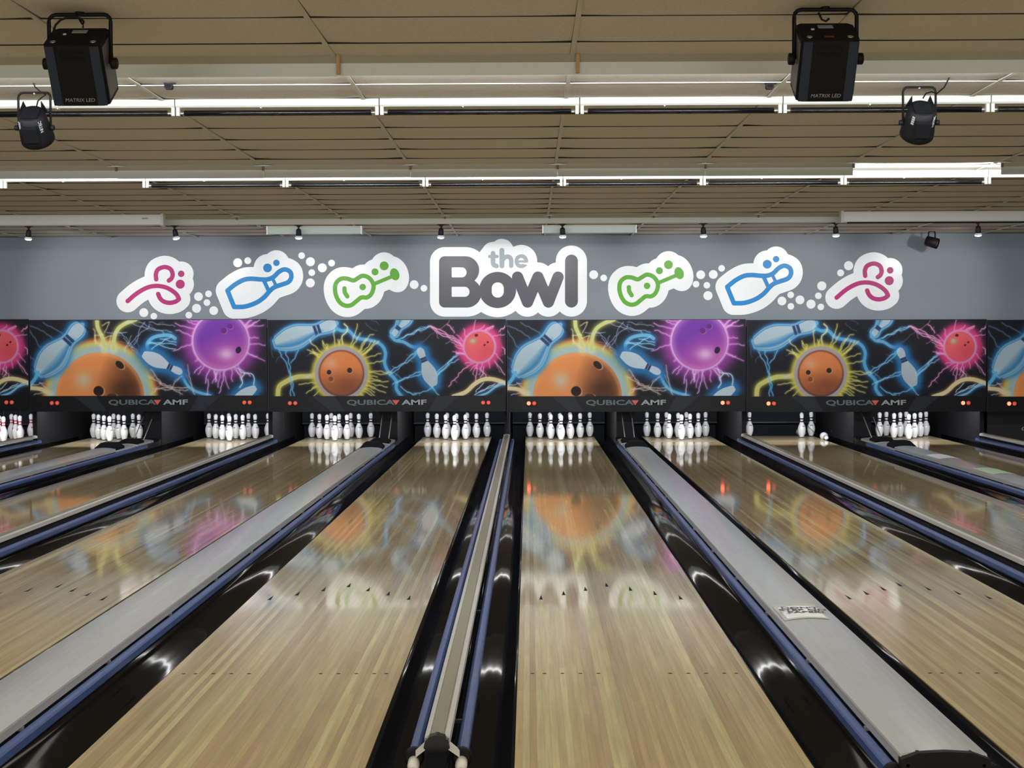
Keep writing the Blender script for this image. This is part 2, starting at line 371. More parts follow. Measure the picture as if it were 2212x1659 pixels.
# small black spotlights aimed at the wall
SPX = (62, 377, 645, 953, 1215, 1519, 1805, 2113)
for i, x in enumerate(SPX):
    p = onZ(x, 487, CZ); p.y = -3.35 if i else -3.35; p.x = onY(x, 487, -3.35).x
    t = thing('spotlight', (p.x, -3.35, CZ), f'small black ceiling spotlight with glowing bulb, {ordl(i, 8)} of eight', 'spotlight', 'small spotlights in front of the mural wall')
    MB().lathe([(.055, 0), (.05, -.008), (.014, -.012)], 16).build('canopy', 'black_plastic', t)
    MB().lathe([(.03, -.010), (.010, -.030), (.008, -.045)], 12).build('swivel', 'black_plastic', t)
    tilt = (.10, -.14, .02, .06, -.03, -.06, -.08, -.05)[i]
    rot = Matrix.Rotation(.16, 4, 'X') @ Matrix.Rotation(tilt, 4, 'Y'); off = Vector((0, 0, -.042))
    MB().lathe([(.014, 0), (.030, -.015), (.036, -.085), (.032, -.092)], 16, off, rot).build('lamp_body', 'black_plastic', t)
    MB().lathe([(.024, -.086), (.050, -.108), (.052, -.118), (.036, -.122)], 16, off, rot).build('bulb_reflector', 'bulb_rim', t)
    MB().lathe([(.042, -.1215), (.034, -.132), (.012, -.137)], 14, off, rot).build('bulb', 'bulb', t)
    l = bpy.data.lights.new('spot_beam', 'SPOT'); l.energy = 55; l.spot_size = math.radians(62); l.spot_blend = .8; l.shadow_soft_size = .03; l.color = (1, .98, .96)
    lo = bpy.data.objects.new('spot_beam', l); COL.objects.link(lo); lo.location = (p.x, -3.30, CZ-.20)
    lo.rotation_euler = (Vector((p.x+tilt*2, WY, 2.25))-lo.location).to_track_quat('-Z', 'Y').to_euler()

# ------------------------------------------------------------------ stage light fixtures
def yoke(t, w, h, r, name='yoke', z=0):
    k = .03; pts = [(-w, 0, z-h), (-w, 0, z-k)]+[(-w+k-k*math.cos(a), 0, z-k+k*math.sin(a)) for a in (.5, 1.05)]+[(-w+k, 0, z), (w-k, 0, z)]+[(w-k+k*math.sin(a), 0, z-k+k*math.cos(a)) for a in (.5, 1.05)]+[(w, 0, z-k), (w, 0, z-h)]
    MB().tube(pts, r, 8).build(name, 'black_plastic', t)
def big_light(px, py, label, rz, ledred):
    p = onZ(px, py, CZ); t = thing('stage_light', (p.x, p.y, CZ-.012), label, 'stage light', 'large stage lights', rz)
    yoke(t, .137, .215, .009)
    MB().lathe([(.02, 0), (.02, .012)], 12).build('mounting_bolt', 'black_plastic', t)
    body = bpy.data.objects.new('housing', None)
    ang = math.radians(58)      # the head points down the lanes and 58 degrees down
    rot = Matrix.Translation((0, .01, -.205)) @ Matrix.Rotation(-ang, 4, 'X')   # local y = beam axis
    me = MB(); L0, L1, W2, H2 = -.115, .165, .125, .105
    me.bbox(-W2, W2, L0, L1, -H2, H2, .022, rot)
    b = me.build('housing', 'black_plastic', t)
    def sub(x0, x1, ya, yb, z0, z1, m, n): return MB().box(x0, x1, ya, yb, z0, z1, rot).build(n, m, b)
    for s in (-1, 1):
        sub(s*.098-.020*1, s*.098+.020*1, L0+.004, L1-.002, -H2-.002, -H2+.004, 'blue_panel', 'blue_strip')
        sub(s*(W2+.001)-.0025, s*(W2+.001)+.0025, L0+.02, L1-.02, -H2+.03, H2-.03, 'side_panel', 'side_panel')
        MB().lathe([(.024, -.012), (.026, -.008), (.026, .012), (.02, .016)], 14, (s*.150, 0, -.215), Matrix.Rotation(math.pi/2, 4, 'Y')).build('tilt_knob', 'black_plastic', t)
    for k in range(11):
        for j in range(2): sub(-.055+k*.010, -.051+k*.010, L0+.02+j*.03, L0+.040+j*.03, -H2-.0015, -H2+.002, 'black_rough', 'vent_slot')
    sub(-.033, .033, L0-.002, L0+.001, .045, .078, 'label_grey', 'rating_label')
    MB().lathe([(.008, -.003), (.008, 0)], 12, mx=rot @ Matrix.Translation((-.06, L0, .03)) @ Matrix.Rotation(math.pi/2, 4, 'X').inverted()).build('fuse_cap', 'white_metal', b)
    for s, q in ((-1, 'chrome'), (1, 'chrome')):
        MB().lathe([(.013, 0), (.013, .004), (.009, .004), (.009, 0)], 14, mx=rot @ Matrix.Translation((s*.088, L0-.001, -.065)) @ Matrix.Rotation(math.pi/2, 4, 'X')).build('signal_socket', q, b)
    sub(-.022, .018, L0-.002, L0, -.062, -.048, 'dark_red' if ledred else 'black_rough', 'display')
    text('lettering', 'MATRIX LED', .0235, 'label_grey', b, rot @ T(0, L1-.028, -H2-.0025) @ Matrix.Rotation(math.pi, 4, 'Y') @ Matrix.Rotation(math.pi, 4, 'Z'), 1.0, shear=.15)
    return t
big_light(172, 26, 'large black stage light with blue side strips hanging at the top left', 0, False)
big_light(1783, 15, 'large black stage light with blue side strips hanging at the top right', 0, True)
tl = thing('power_cable', (0, 0, 0), 'black cable looping from ceiling to the top left large stage light', 'cable')
q = onZ(166, 34, CZ)
MB().tube([onY(x, y, -16.37) for x, y in ((116, 66), (120, 54), (131, 43), (148, 37), (164, 37), (176, 41), (181, 47), (179, 60))], .005).tube([onY(166, 33, -16.30), onY(178, 52, -16.37)], .0045).build('cord', 'black_plastic', tl)
tl = thing('power_cable', (0, 0, 0), 'short black cable from ceiling to the top right large stage light', 'cable')
q = onZ(1771, 28, CZ)
MB().tube([onY(x, y, -16.37) for x, y in ((1768, 27), (1775, 42), (1784, 46), (1791, 40))], .005).build('cord', 'black_plastic', tl)

def par_light(px, py, label, txt, rz):
    p = onZ(px, py, CZ); t = thing('par_light', (p.x, p.y, CZ-.008), label, 'stage light', 'round stage lights', rz)
    yoke(t, .094, .20, .007)
    MB().lathe([(.008, -.014), (.008, 0)], 8).build('mounting_bolt', 'chrome', t)
    rot = Matrix.Translation((0, 0, -.205)) @ Matrix.Rotation(math.radians(-44), 4, 'X') @ Matrix.Rotation(-math.pi/2, 4, 'X')   # local z = beam axis
    b = MB().lathe([(.055, -.105), (.078, -.10), (.088, -.02), (.096, .05), (.098, .085), (.088, .088), (.085, .07)], 28, mx=rot).build('can', 'black_plastic', t)
    MB().box(-.045, .045, -.012+.07, .105, -.07, .03, rot).build('rear_hood', 'black_rough', b)
    MB().box(-.05, .05, -.05, .05, -.112, -.10, rot).build('rear_plate', 'black_rough', b)
    for s in (-1, 1):
        MB().add([rot @ Vector(v) for v in [(s*.040, -.075, -.075), (s*.085, -.055, -.075), (s*.052, -.080, -.135), (s*.040, -.075, -.095), (s*.046, -.06, -.075), (s*.083, -.048, -.075), (s*.053, -.066, -.135)]],
                 [(0, 1, 2), (4, 6, 5), (0, 2, 6, 4), (1, 5, 6, 2), (0, 4, 5, 1)]).build('rear_fin', 'black_plastic', b)
        MB().lathe([(.014, -.012), (.016, -.006), (.016, .008), (.012, .012)], 12, (s*.104, 0, -.205), Matrix.Rotation(math.pi/2, 4, 'Y')).build('tilt_knob', 'black_plastic', t)
    # print on the shoulders of the can
    ax = Vector((0, math.cos(math.radians(44)), -math.sin(math.radians(44)))); pp_ = Vector((0, ax.z, -ax.y)); cen = Vector((0, 0, -.205))
    def on_can(tt, r, ang):
        n = pp_*math.cos(ang)+Vector((1, 0, 0))*math.sin(ang); X_ = -ax; Y_ = n.cross(X_)
        m = Matrix((X_, Y_, n)).transposed().to_4x4(); m.translation = cen+ax*tt+n*r; return m
    text('lettering', txt, .028, 'text_light', b, on_can(-.055, .0875, .80), 1, bold=.0006)
    for k in range(4): MB().box(-.005, .005, -.009, .009, -.001, .0015, on_can(-.085+.014*k, .0835+.0012*k, -.75)).build('switch_mark', 'label_grey', b)
    return t
par_light(74, 197, 'round black stage light with white lettering, hanging at the far left', 'NITEC', 0)
par_light(1986, 185, 'round black stage light hanging at the right below a looping cable', 'NITEC', 0)
for lab, pts in (('wavy black cable from ceiling to the far left round stage light', ((72, 179, 0), (76, 188, -.02), (86, 197, -.04), (99, 205, -.06), (92, 209, -.06), (82, 218, -.08), (79, 230, -.10))),
                 ('looping black cable from ceiling to the right round stage light', ((2051, 167, 0), (2040, 188, -.02), (2024, 202, -.03), (2012, 198, -.04), (2000, 202, -.06), (1994, 212, -.08)))):
    t = thing('power_cable', (0, 0, 0), lab, 'cable'); Y0 = onZ(pts[0][0], pts[0][1], CZ).y
    Y1 = onZ(pts[0][0], 190, CZ).y-.08
    MB().tube([onY(x, y, Y0+(Y1-Y0)*i/(len(pts)-1)) for i, (x, y, _) in enumerate(pts)], .004).build('cord', 'black_plastic', t)
# small theatre spot at the right end
p = onY(2013, 500, -1.75); t = thing('wall_spot', (p.x, -1.75, CZ), 'small black theatre spot on a yoke at the far right by the wall', 'stage light')
yoke(t, .045, .11, .010)
rot = Matrix.Translation((0, 0, -.150)) @ Matrix.Rotation(math.radians(62), 4, 'Z') @ Matrix.Rotation(math.radians(108), 4, 'X')
b = MB().lathe([(.05, -.085), (.068, -.08), (.072, 0), (.074, .085), (.066, .087), (.062, .06)], 22, mx=rot).build('can', 'black_plastic', t)
MB().lathe([(.060, .060), (.05, .066)], 20, mx=rot).build('lens', 'lens', b)
for s in (-1, 1): MB().lathe([(.012, -.01), (.012, .01)], 10, (s*.052, 0, -.115), Matrix.Rotation(math.pi/2, 4, 'Y')).build('tilt_knob', 'black_plastic', t)
for x, y, lab in ((365, 176, 'left'), (1663, 176, 'right')):
    p = onZ(x, y, CZ); t = thing('motion_sensor', (p.x, p.y, CZ-.008), f'small dark sensor clipped to the ceiling joint, {lab} of two', 'sensor', 'ceiling sensors')
    MB().box(-.028, .036, -.01, .012, -.008, 0).build('clip', 'black_plastic', t)
    b = MB().bbox(-.024, .022, -.018, .02, -.036, -.006, .007).build('case', 'black_plastic', t)
    MB().bbox(-.017, .015, -.020, -.017, -.031, -.011, .004).build('sensor_window', 'black_tube', b)

# ------------------------------------------------------------------ lanes
LC = {i: (i-4)//2*3.3711+((i-4) % 2)*1.5806 for i in range(0, 10)}
LC = {i: v for i, v in LC.items()}
HW = 1.0541/2; YF = -18.29; YD = -.45; YT = .90
NB = 39; bw = 2*HW/NB
TONES = [(192, 173, 129), (188, 166, 122), (180, 157, 116), (174, 151, 111), (201, 186, 138), (183, 159, 121), (190, 171, 125)]
board_me = MB().box(-bw/2+.00015, bw/2-.00015, YF, YD, -.03, 0).mesh('board', 'lane_wood')
arrow_me = MB().add([(0, .10, .0004), (-.0105, -.06, .0004), (.0105, -.06, .0004), (0, .10, -.001), (-.0105, -.06, -.001), (.0105, -.06, -.001)],
                    [(0, 1, 2), (5, 4, 3), (0, 3, 4, 1), (1, 4, 5, 2), (2, 5, 3, 0)]).mesh('arrow_marker', 'marker')
dot_me = MB().lathe([(.0095, -.001), (.0095, .0004)], 14).mesh('dot_marker', 'marker')
for i in range(10):
    X = LC[i]
    t = thing('bowling_lane', (X, 0, 0), f'glossy pale wooden bowling lane, {ordl(i, 10)} of ten', 'bowling lane', 'bowling lanes')
    MB().box(-HW, HW, YF, YT, -.06, -.031).build('lane_bed', 'lane_side', t)
    prev = 0
    for b in range(NB):
        o = inst('board', board_me, t, (-HW+(b+.5)*bw, 0, 0))
        c = random.choice([k for k in range(7) if k != prev]) if random.random() < .8 else prev; prev = c
        o.color = (*lin(TONES[c]), 1)
    d = MB().box(-HW, HW, YD+.001, YT, -.03, 0).build('pin_deck', 'deck', t)
    for k in range(7):
        inst('arrow_marker', arrow_me, t, (-HW+bw*(5*(k+1)-.5), -13.62-.156*abs(k-3), 0))
    for q in (2.5, 4.5, 7.5, 10.5, 13.5, 25.5, 28.5, 31.5, 34.5, 36.5):
        inst('dot_marker', dot_me, t, (-HW+bw*q, -16.14, 0))

# gutters
GP = [(0, -.004), (.006, -.004), (.014, -.02), (.04, -.062), (.08, -.085), (.12, -.092), (.16, -.085), (.198, -.06), (.222, -.02), (.229, .012), (.236, .012),
      (.236, .006), (.229, -.03), (.204, -.07), (.16, -.097), (.12, -.103), (.08, -.097), (.034, -.072), (.006, -.03), (0, -.03)]
gme = {s: MB().sweep([(s*x, z) for x, z in GP], YF, 1.0, smooth=True).mesh('gutter', 'gutter') for s in (-1, 1)}
for i in range(10):
    for s, nm in ((-1, 'left'), (1, 'right')):
        o = inst('gutter', gme[s], None, (LC[i]+s*(HW+.002), 0, 0))
        tag(o, f'glossy black gutter on the {nm} side of the {ordl(i, 10)} lane', 'gutter', 'black lane gutters')

# dividers between the lanes
def rail_prof(x, w=.021, h=.028, zc=.062):
    r = .014; return [(x-w, zc-h+r), (x-w+r, zc-h), (x+w-r, zc-h), (x+w, zc-h+r), (x+w, zc+h-r), (x+w-.005, zc+h-.006), (x+w-r, zc+h), (x-w+r, zc+h), (x-w+.005, zc+h-.006), (x-w, zc+h-r)]
def divider(X, wide, lab, ya, yb):
    t = thing('lane_divider', (X, 0, 0), lab, 'lane divider', 'wide capped lane dividers' if wide else 'narrow lane dividers')
    hw = .128 if wide else .026; cw = .142 if wide else .043; rx = .160 if wide else .082
    MB().box(-hw, hw, ya+.02, -1.06, -.10, .095).build('divider_base', 'divider_base', t)
    n = 8
    if wide:
        y1_ = -3.55
        top = [(-cw+2*cw*k/n, .152-.016*(1-2*k/n)**2*1.0-(.0 if 0 < k < n else .0)) for k in range(n+1)]
        MB().sweep(top+[(cw+.002, .128), (cw+.002, .098), (cw-.004, .098)]+[(x*.97, z-.006) for x, z in top[::-1]]+[(-cw+.004, .098), (-cw-.002, .098), (-cw-.002, .128)], ya, y1_, smooth=False).build('cap', 'cap', t)
        # ball return hoods and low end plates
        for a, b_, m in ((-3.50, -2.55, 'cap'), (-2.45, -1.55, 'cap')):
            MB().sweep([(x, z-.022) for x, z in top]+[(cw, .09), (-cw, .09)], a, b_).build('end_plate', 'cap', t)
        for k, (a, hgt, ww) in enumerate(((-3.50, .062, 1.0), (-2.44, .038, .92))):
            vs = []; y0h, y1h = a, a+.42
            for y, zz, wx in ((y0h, .142, ww), (y0h+.10, .142+hgt, .62*ww), (y1h-.10, .142+hgt, .60*ww), (y1h, .142, ww*.95)):
                vs += [(-cw*wx, y, zz), (cw*wx, y, zz)]
            vs += [(-cw*ww, y0h, .118), (cw*ww, y0h, .118), (-cw*ww*.95, y1h, .118), (cw*ww*.95, y1h, .118)]
            MB().add(vs, [(0, 1, 3, 2), (2, 3, 5, 4), (4, 5, 7, 6), (8, 9, 1, 0), (6, 7, 11, 10), (8, 0, 2, 4, 6, 10), (9, 11, 7, 5, 3, 1), (8, 10, 11, 9)]).build('hood', 'black_rough', t)
        MB().box(-.15, .15, -1.55, -1.25, .09, .125).build('rear_block', 'black_rough', t)
    else:
        top = [(-cw+2*cw*k/n, .158-.010*(1-2*k/n)**2) for k in range(n+1)]
        MB().sweep(top+[(cw+.001, .12), (cw-.003, .12)]+[(x*.95, z-.006) for x, z in top[::-1]]+[(-cw+.003, .12), (-cw-.001, .12)], ya, yb).build('cap', 'cap_edge', t)
        MB().sweep([(-.026, .1560), (.026, .1560), (.022, .1600), (-.022, .1600)], ya+.004, yb-.01).build('cap_inlay', 'cap_strip', t)
    for s in (-1, 1):
        ys_ = ya+.06 if not wide else ya+.04
        r = MB().sweep(rail_prof(s*rx), ys_, (yb if not wide else -2.05)).build('bumper_rail', 'rail', t)
        for yy in (-16.6+(X % 1), -11.9+(X % 1), -7.2+(X % 1)):
            MB().sweep(rail_prof(s*rx, .0216, .0286), yy, yy+.012).build('rail_joint', 'rail', r)
        rot = Matrix.Rotation(math.pi/2, 4, 'X')
        MB().lathe([(.030, -.008), (.034, .0), (.034, .03), (.026, .034)], 18, (s*rx, ys_, .066), rot).build('end_collar', 'black_plastic', t)
        MB().lathe([(.021, .02), (.021, .070), (.017, .085), (.008, .092)], 16, (s*rx, ys_, .060), Matrix.Rotation(.18, 4, 'X') @ rot).build('end_plug', 'plug', t)
        a0, a1 = (cw*.7, rx) if wide else (cw*.6, rx)
        yy = ya+.5
        while yy < -2.6:
            if wide: MB().box(min(s*.12, s*.152), max(s*.12, s*.152), yy, yy+.02, .086, .100).build('support_arm', 'rod_metal', t)
            else: MB().box(min(s*.03, s*.062), max(s*.03, s*.062), yy, yy+.02, .070, .082).build('support_arm', 'divider_base', t)
            yy += 1.18 if wide else 2.35
        if not wide:
            MB().add([(s*.034, ya+.02, .135), (s*.034, ya+.02, .112), (s*.070, ya+.05, .095), (s*.070, ya+.05, .070), (s*.038, ya-.02, .135), (s*.036, ya-.02, .110), (s*.076, ya+.02, .095), (s*.076, ya+.02, .070)],
                     [(0, 1, 3, 2), (4, 6, 7, 5), (0, 2, 6, 4), (1, 5, 7, 3), (0, 4, 5, 1), (2, 3, 7, 6)]).build('front_arm', 'white_metal', t)
    if wide:
        e = MB().sweep([(-.146, .06), (-.13, .055), (.13, .055), (.146, .06), (.147, .125), (.09, .146), (0, .1505), (-.09, .146), (-.147, .125)], ya-.03, ya+.01).build('end_cover', 'black_plastic', t)
        for x_ in (-.125, .125): MB().lathe([(.006, -.004), (.006, 0)], 8, (x_, ya-.03, .105), Matrix.Rotation(-math.pi/2, 4, 'X').inverted()).build('screw', 'chrome', e)
        MB().box(-.10, .10, ya-.03, ya+.5, -.12, .06).build('front_post', 'black_rough', t)
    else:
        MB().sweep([(-.045, .118), (-.04, .14), (-.026, .156), (0, .162), (.026, .156), (.04, .14), (.045, .118), (.03, .10), (-.03, .10)], ya-.035, ya+.012).build('end_cover', 'black_tube', t)
        MB().bbox(-.034, .034, ya-.03, ya+.04, -.16, .105, .01).box(-.04, .04, ya-.06, ya+.02, -.06, -.045).build('front_post', 'black_rough', t)
    return t
WX = [LC[0]-.895]+[LC[i]+.8953 for i in (1, 3, 5, 7, 9)]
NXs = [LC[i]+.7903 for i in (0, 2, 4, 6, 8)]
for k, x in enumerate(WX[1:5]):
    divider(x, True, f'wide grey-capped lane divider with blue bumper rails, {ordl(k, 4)} of four wide ones', -18.01, 0)
for k, x in enumerate(NXs):
    divider(x, False, f'narrow silver-capped lane divider with blue bumper rails, {ordl(k, 5)} of five narrow ones', -17.83, -1.05)

# paper sign on the right wide divider, and two notes on the far right one
t = thing('paper_sign', (0, 0, 0), 'white paper sign taped on the wide grey divider right of centre', 'paper sign')
dx = WX[3]
def on_cap(x): return .1535-.016*((x)/.142)**2
def sheet(x0, x1, ya, yb, off, m, nm):
    vs = []; n = 6
    for y in (ya, yb):
        for k in range(n+1):
            x = x0+(x1-x0)*k/n; vs.append((dx+x, y, on_cap(x)+off))
    N_ = n+1; vs += [(a, b, c-.0006) for a, b, c in vs[:]]
    fs = [(k, k+1, N_+k+1, N_+k) for k in range(n)]+[(2*N_+k, 3*N_+k, 3*N_+k+1, 2*N_+k+1) for k in range(n)]+[(k, 2*N_+k, 2*N_+k+1, k+1) for k in range(n)]+[(N_+k, N_+k+1, 3*N_+k+1, 3*N_+k) for k in range(n)]+[(0, N_, 3*N_, 2*N_), (n, 2*N_+n, 3*N_+n, N_+n)]
    return MB().add(vs, fs).build(nm, m, t)
sheet(-.130, .088, -15.61, -15.20, .0012, 'tape', 'clear_tape')
sheet(-.112, .078, -15.58, -15.27, .0022, 'paper', 'sheet')
for k, s_ in enumerate(("DON'T", 'STEP ON', 'PAPER!')):
    text('lettering', s_, .060, 'ink', t, T(dx-.012+.006*k, -15.335-.06*k, .1565), 1.0, ext=.0004, bold=.0012)
dx = WX[4]
t = thing('paper_note', (0, 0, 0), 'pale green paper note taped on the far right wide divider', 'paper note')
sheet(-.12, .13, -7.6, -6.9, .002, 'green_note', 'sheet')
t = thing('paper_note', (0, 0, 0), 'white paper note taped on the far right wide divider near its hood', 'paper note')
sheet(-.12, .13, -5.6, -5.0, .002, 'paper', 'sheet')

# ------------------------------------------------------------------ pit: kickbacks, curtains, rods
for k, x in enumerate(NXs):
    o = MB().box(x-.03, x+.03, -1.02, 2.3, -.19, 1.66).build('kickback_plate', 'kickback'); tag(o, f'dark kickback plate between pin decks above the {ordl(k, 5)} narrow divider', 'kickback plate', 'dark kickback plates')
for k, x in enumerate(WX):
    o = MB().box(x-.125, x+.125, -1.0, 2.3, -.19, 1.66).build('kickback_box', 'kickback'); tag(o, f'dark kickback box between pin decks, {ordl(k, 6)} of the wide ones', 'kickback box', 'dark kickback boxes')
for i in range(10):
    o = thing('pit_curtain', (LC[i], 1.75, 0), f'dark pit curtain hanging behind the pins of the {ordl(i, 10)} lane', 'pit curtain', 'pit curtains')
    MB().box(-.74, .74, 0, .03, .16, 1.6).build('curtain', 'pit_cushion', o)
    MB().box(-.74, .74, -.012, -.001, .155, .175).build('hem', 'facet', o)
    MB().box(-.74, .74, .2, .25, -.19, .6).build('ball_cushion', 'pit_dark', o)
for k, x in enumerate(WX[1:5]):
    t = thing('lift_rods', (x, 0, 0), f'pair of silver rods rising behind the {ordl(k, 4)} wide divider', 'rods', 'silver lift rods')
    for s in (-1, 1):
        MB().tube([(s*.065+.01, -1.85, .14), (s*.070, -.98, .60)], .008, 8).build('rod', 'rod_metal', t)
        MB().tube([(s*.0695, -1.36, .395), (s*.070, -1.02, .58)], .014, 8).build('sleeve', 'black_plastic', t)

# ------------------------------------------------------------------ pins
IN = .0254
PP = [(.0, 1.015), (.25, 1.10), (.75, 1.414), (1.5, 1.72), (2.25, 1.953), (3.375, 2.255), (4.5, 2.383), (5.2, 2.36), (5.875, 2.281), (6.6, 2.10), (7.25, 1.851), (8, 1.50), (8.625, 1.236), (9.375, .983), (10, .90), (10.875, .935), (11.75, 1.047), (12.625, 1.203), (13.5, 1.273), (14.0, 1.22), (14.5, .98), (14.85, .58), (15.0, .12)]
def prad(h):
    for (a, ra), (b, rb) in zip(PP, PP[1:]):
        if a <= h <= b: return ra+(rb-ra)*(h-a)/(b-a)
    return .1
def band(h0, h1, e=.018):
    hs = [h0+(h1-h0)*k/3 for k in range(4)]; out = [(prad(h)*IN+e*IN, h*IN) for h in hs]
    return [(prad(h0)*IN-.02*IN, h0*IN)]+out+[(prad(h1)*IN-.02*IN, h1*IN)]
pm = {}
pm['body'] = MB().lathe([(r*IN, h*IN) for h, r in PP], 28).mesh('pin_body', 'pin_white')
for c in ('pin_black', 'pin_red'):
    pm['hi'+c] = MB().lathe(band(10.85, 11.55), 28).mesh('neck_band', c); pm['lo'+c] = MB().lathe(band(9.25, 9.98), 28).mesh('neck_band', c)
pm['base'] = MB().lathe([(1.00*IN, -.0), (1.06*IN, 0), (1.25*IN, .35*IN), (1.2*IN, .36*IN)], 28).mesh('base_ring', 'pin_black')
def patch(h0, h1, a0, a1, m, nm, e=.03):
    n = 4; vs = []
    for off in (e, -.02):
        for h in (h0, h1):
            for k in range(n+1):
                a = a0+(a1-a0)*k/n; r = (prad(h)+off)*IN; vs.append((r*math.sin(a), -r*math.cos(a), h*IN))
    N_ = n+1; fs = [(k, k+1, N_+k+1, N_+k) for k in range(n)]+[(2*N_+k, 3*N_+k, 3*N_+k+1, 2*N_+k+1) for k in range(n)]
    fs += [(k, 2*N_+k, 2*N_+k+1, k+1) for k in range(n)]+[(N_+k, N_+k+1, 3*N_+k+1, 3*N_+k) for k in range(n)]+[(0, N_, 3*N_, 2*N_), (n, 2*N_+n, 3*N_+n, N_+n)]
    return vs, fs
mb = MB()
for a in (-.42, -.22, -.05, .12, .32): mb.add(*patch(6.6, 7.0, a, a+.13, '', ''))
mb.add(*patch(6.45, 6.52, -.4, .4, '', '')); pm['print'] = mb.mesh('pin_print', 'pin_print')
mb = MB()
mb.add(*patch(6.9, 7.2, -.45, .45, '', '')).add(*patch(6.3, 6.85, -.30, .30, '', '')).add(*patch(5.9, 6.3, -.14, .14, '', ''))
pm['printr'] = mb.mesh('pin_print', 'pin_red')
pm['scuff'] = MB().add(*patch(12.3, 12.8, -.16, .16, '', '')).mesh('scuff_mark', 'scuff')
pm['cord'] = MB().tube([(0, 0, .378), (.004, .02, .7), (0, .05, 1.3)], .0016, 5).mesh('pull_cord', 'cord')
LAB = ['leftmost', 'second from left', 'third from left', 'rightmost']
def pin(X, Y, label, group, red=False, rz=0, scuff=False, lying=None):
    t = thing('bowling_pin', (X, Y, 0), label, 'bowling pin', group, rz)
    b = inst('body', pm['body'], t)
    c = 'pin_red' if red else 'pin_black'
    inst('neck_band', pm['hi'+c], t); inst('neck_band', pm['lo'+c], t)
    if not red: inst('base_ring', pm['base'], t)
    inst('pin_print', pm['printr' if red else 'print'], t)
    if scuff: inst('scuff_mark', pm['scuff'], t)
    if lying is None: inst('pull_cord', pm['cord'], t)
    else: t.location = lying[0]; t.rotation_euler = lying[1]
    return t
SETS = {i: 'full' for i in range(0, 7)}; SETS[8] = 'full'
RW = ['front', 'second row', 'third row', 'back row']
for i in range(0, 9):
    if i == 7: continue
    g = f'rack of pins on the {ordl(i, 10)} lane'
    for r in range(4):
        for k in range(r+1):
            pos = 'head pin in front' if r == 0 else f'{RW[r]}, {"left end" if k == 0 else ("right end" if k == r else ("middle" if r == 2 else ("inner left" if k == 1 else "inner right")))}'
            jx, jy = random.uniform(-.006, .006), random.uniform(-.006, .006)
            if i == 0 and r < 3 and k == 0 and r > 1: pass
            pin(LC[i]+(k-r/2)*.3048+jx, r*.264+jy, f'{"red" if i == 0 else "black"}-banded pin, lane {ordl(i, 10)}, {pos}', g, red=(i == 0), rz=random.uniform(-.9, .9), scuff=random.random() < .3)
g = 'pins left on the eighth from the left lane'
for (px, Y, lab) in ((1618.8, .79, 'lone standing pin at the back left corner of the nearly empty lane'), (1731.8, .50, 'standing white pin, nearer one of the right pair on the nearly empty lane'), (1752.2, .79, 'standing white pin, farther one of the right pair on the nearly empty lane')):
    pin(onY(px, 930, Y).x, Y, lab, g, rz=random.uniform(-.8, .8))
# fallen pins
pin(0, 0, 'fallen white pin lying head-on in the gutter right of the nearly empty lane', g, lying=((onY(1786, 944, -.1).x, .22, .05), (math.radians(93), .0, -.03)))
pin(0, 0, 'shadowed fallen pin lying behind the head-on fallen pin in the gutter', g, lying=((onY(1812, 945, .8).x, .95, .03), (math.radians(80), 0, -.35)))
pin(0, 0, 'fallen white pin lying at the back, mostly hidden behind the standing pair', g, lying=((onY(1730, 944, 1.0).x, 1.25, .045), (math.radians(90), 0, .08)))
for (lab, pts) in (('black cord drooping from the mural panel onto the right pair of pins', ((1734, 892, .4), (1740, 905, .45), (1746, 922, .70), (1755, 930, .70), (1772, 946, .6))),
                   ('thin grey wire hanging from the mural panel to the central narrow divider', ((1096, 852, -1.3), (1096, 900, -1.25), (1098, 915, -1.2), (1095, 934, -1.1))),
                   ('thin grey wire hanging left of the third lane pin deck', ((612, 893, -1.22), (613, 910, -1.2), (613, 928, -1.1), (605, 944, -1.0)))):
    t = thing('hanging_wire', (0, 0, 0), lab, 'wire')
    MB().tube([onY(x, y, Y) for x, y, Y in pts], .0035, 6).build('wire', 'pin_black' if 'black' in lab else 'cord', t)

# pin deck lights (inside the machines, above and in front of the pins)
for i in range(0, 10):
    if i == 9: continue
    area('deck_light', (LC[i], -1.02, .70), (LC[i], .35, .10), 1.25, .10, 24, (.93, .95, 1))

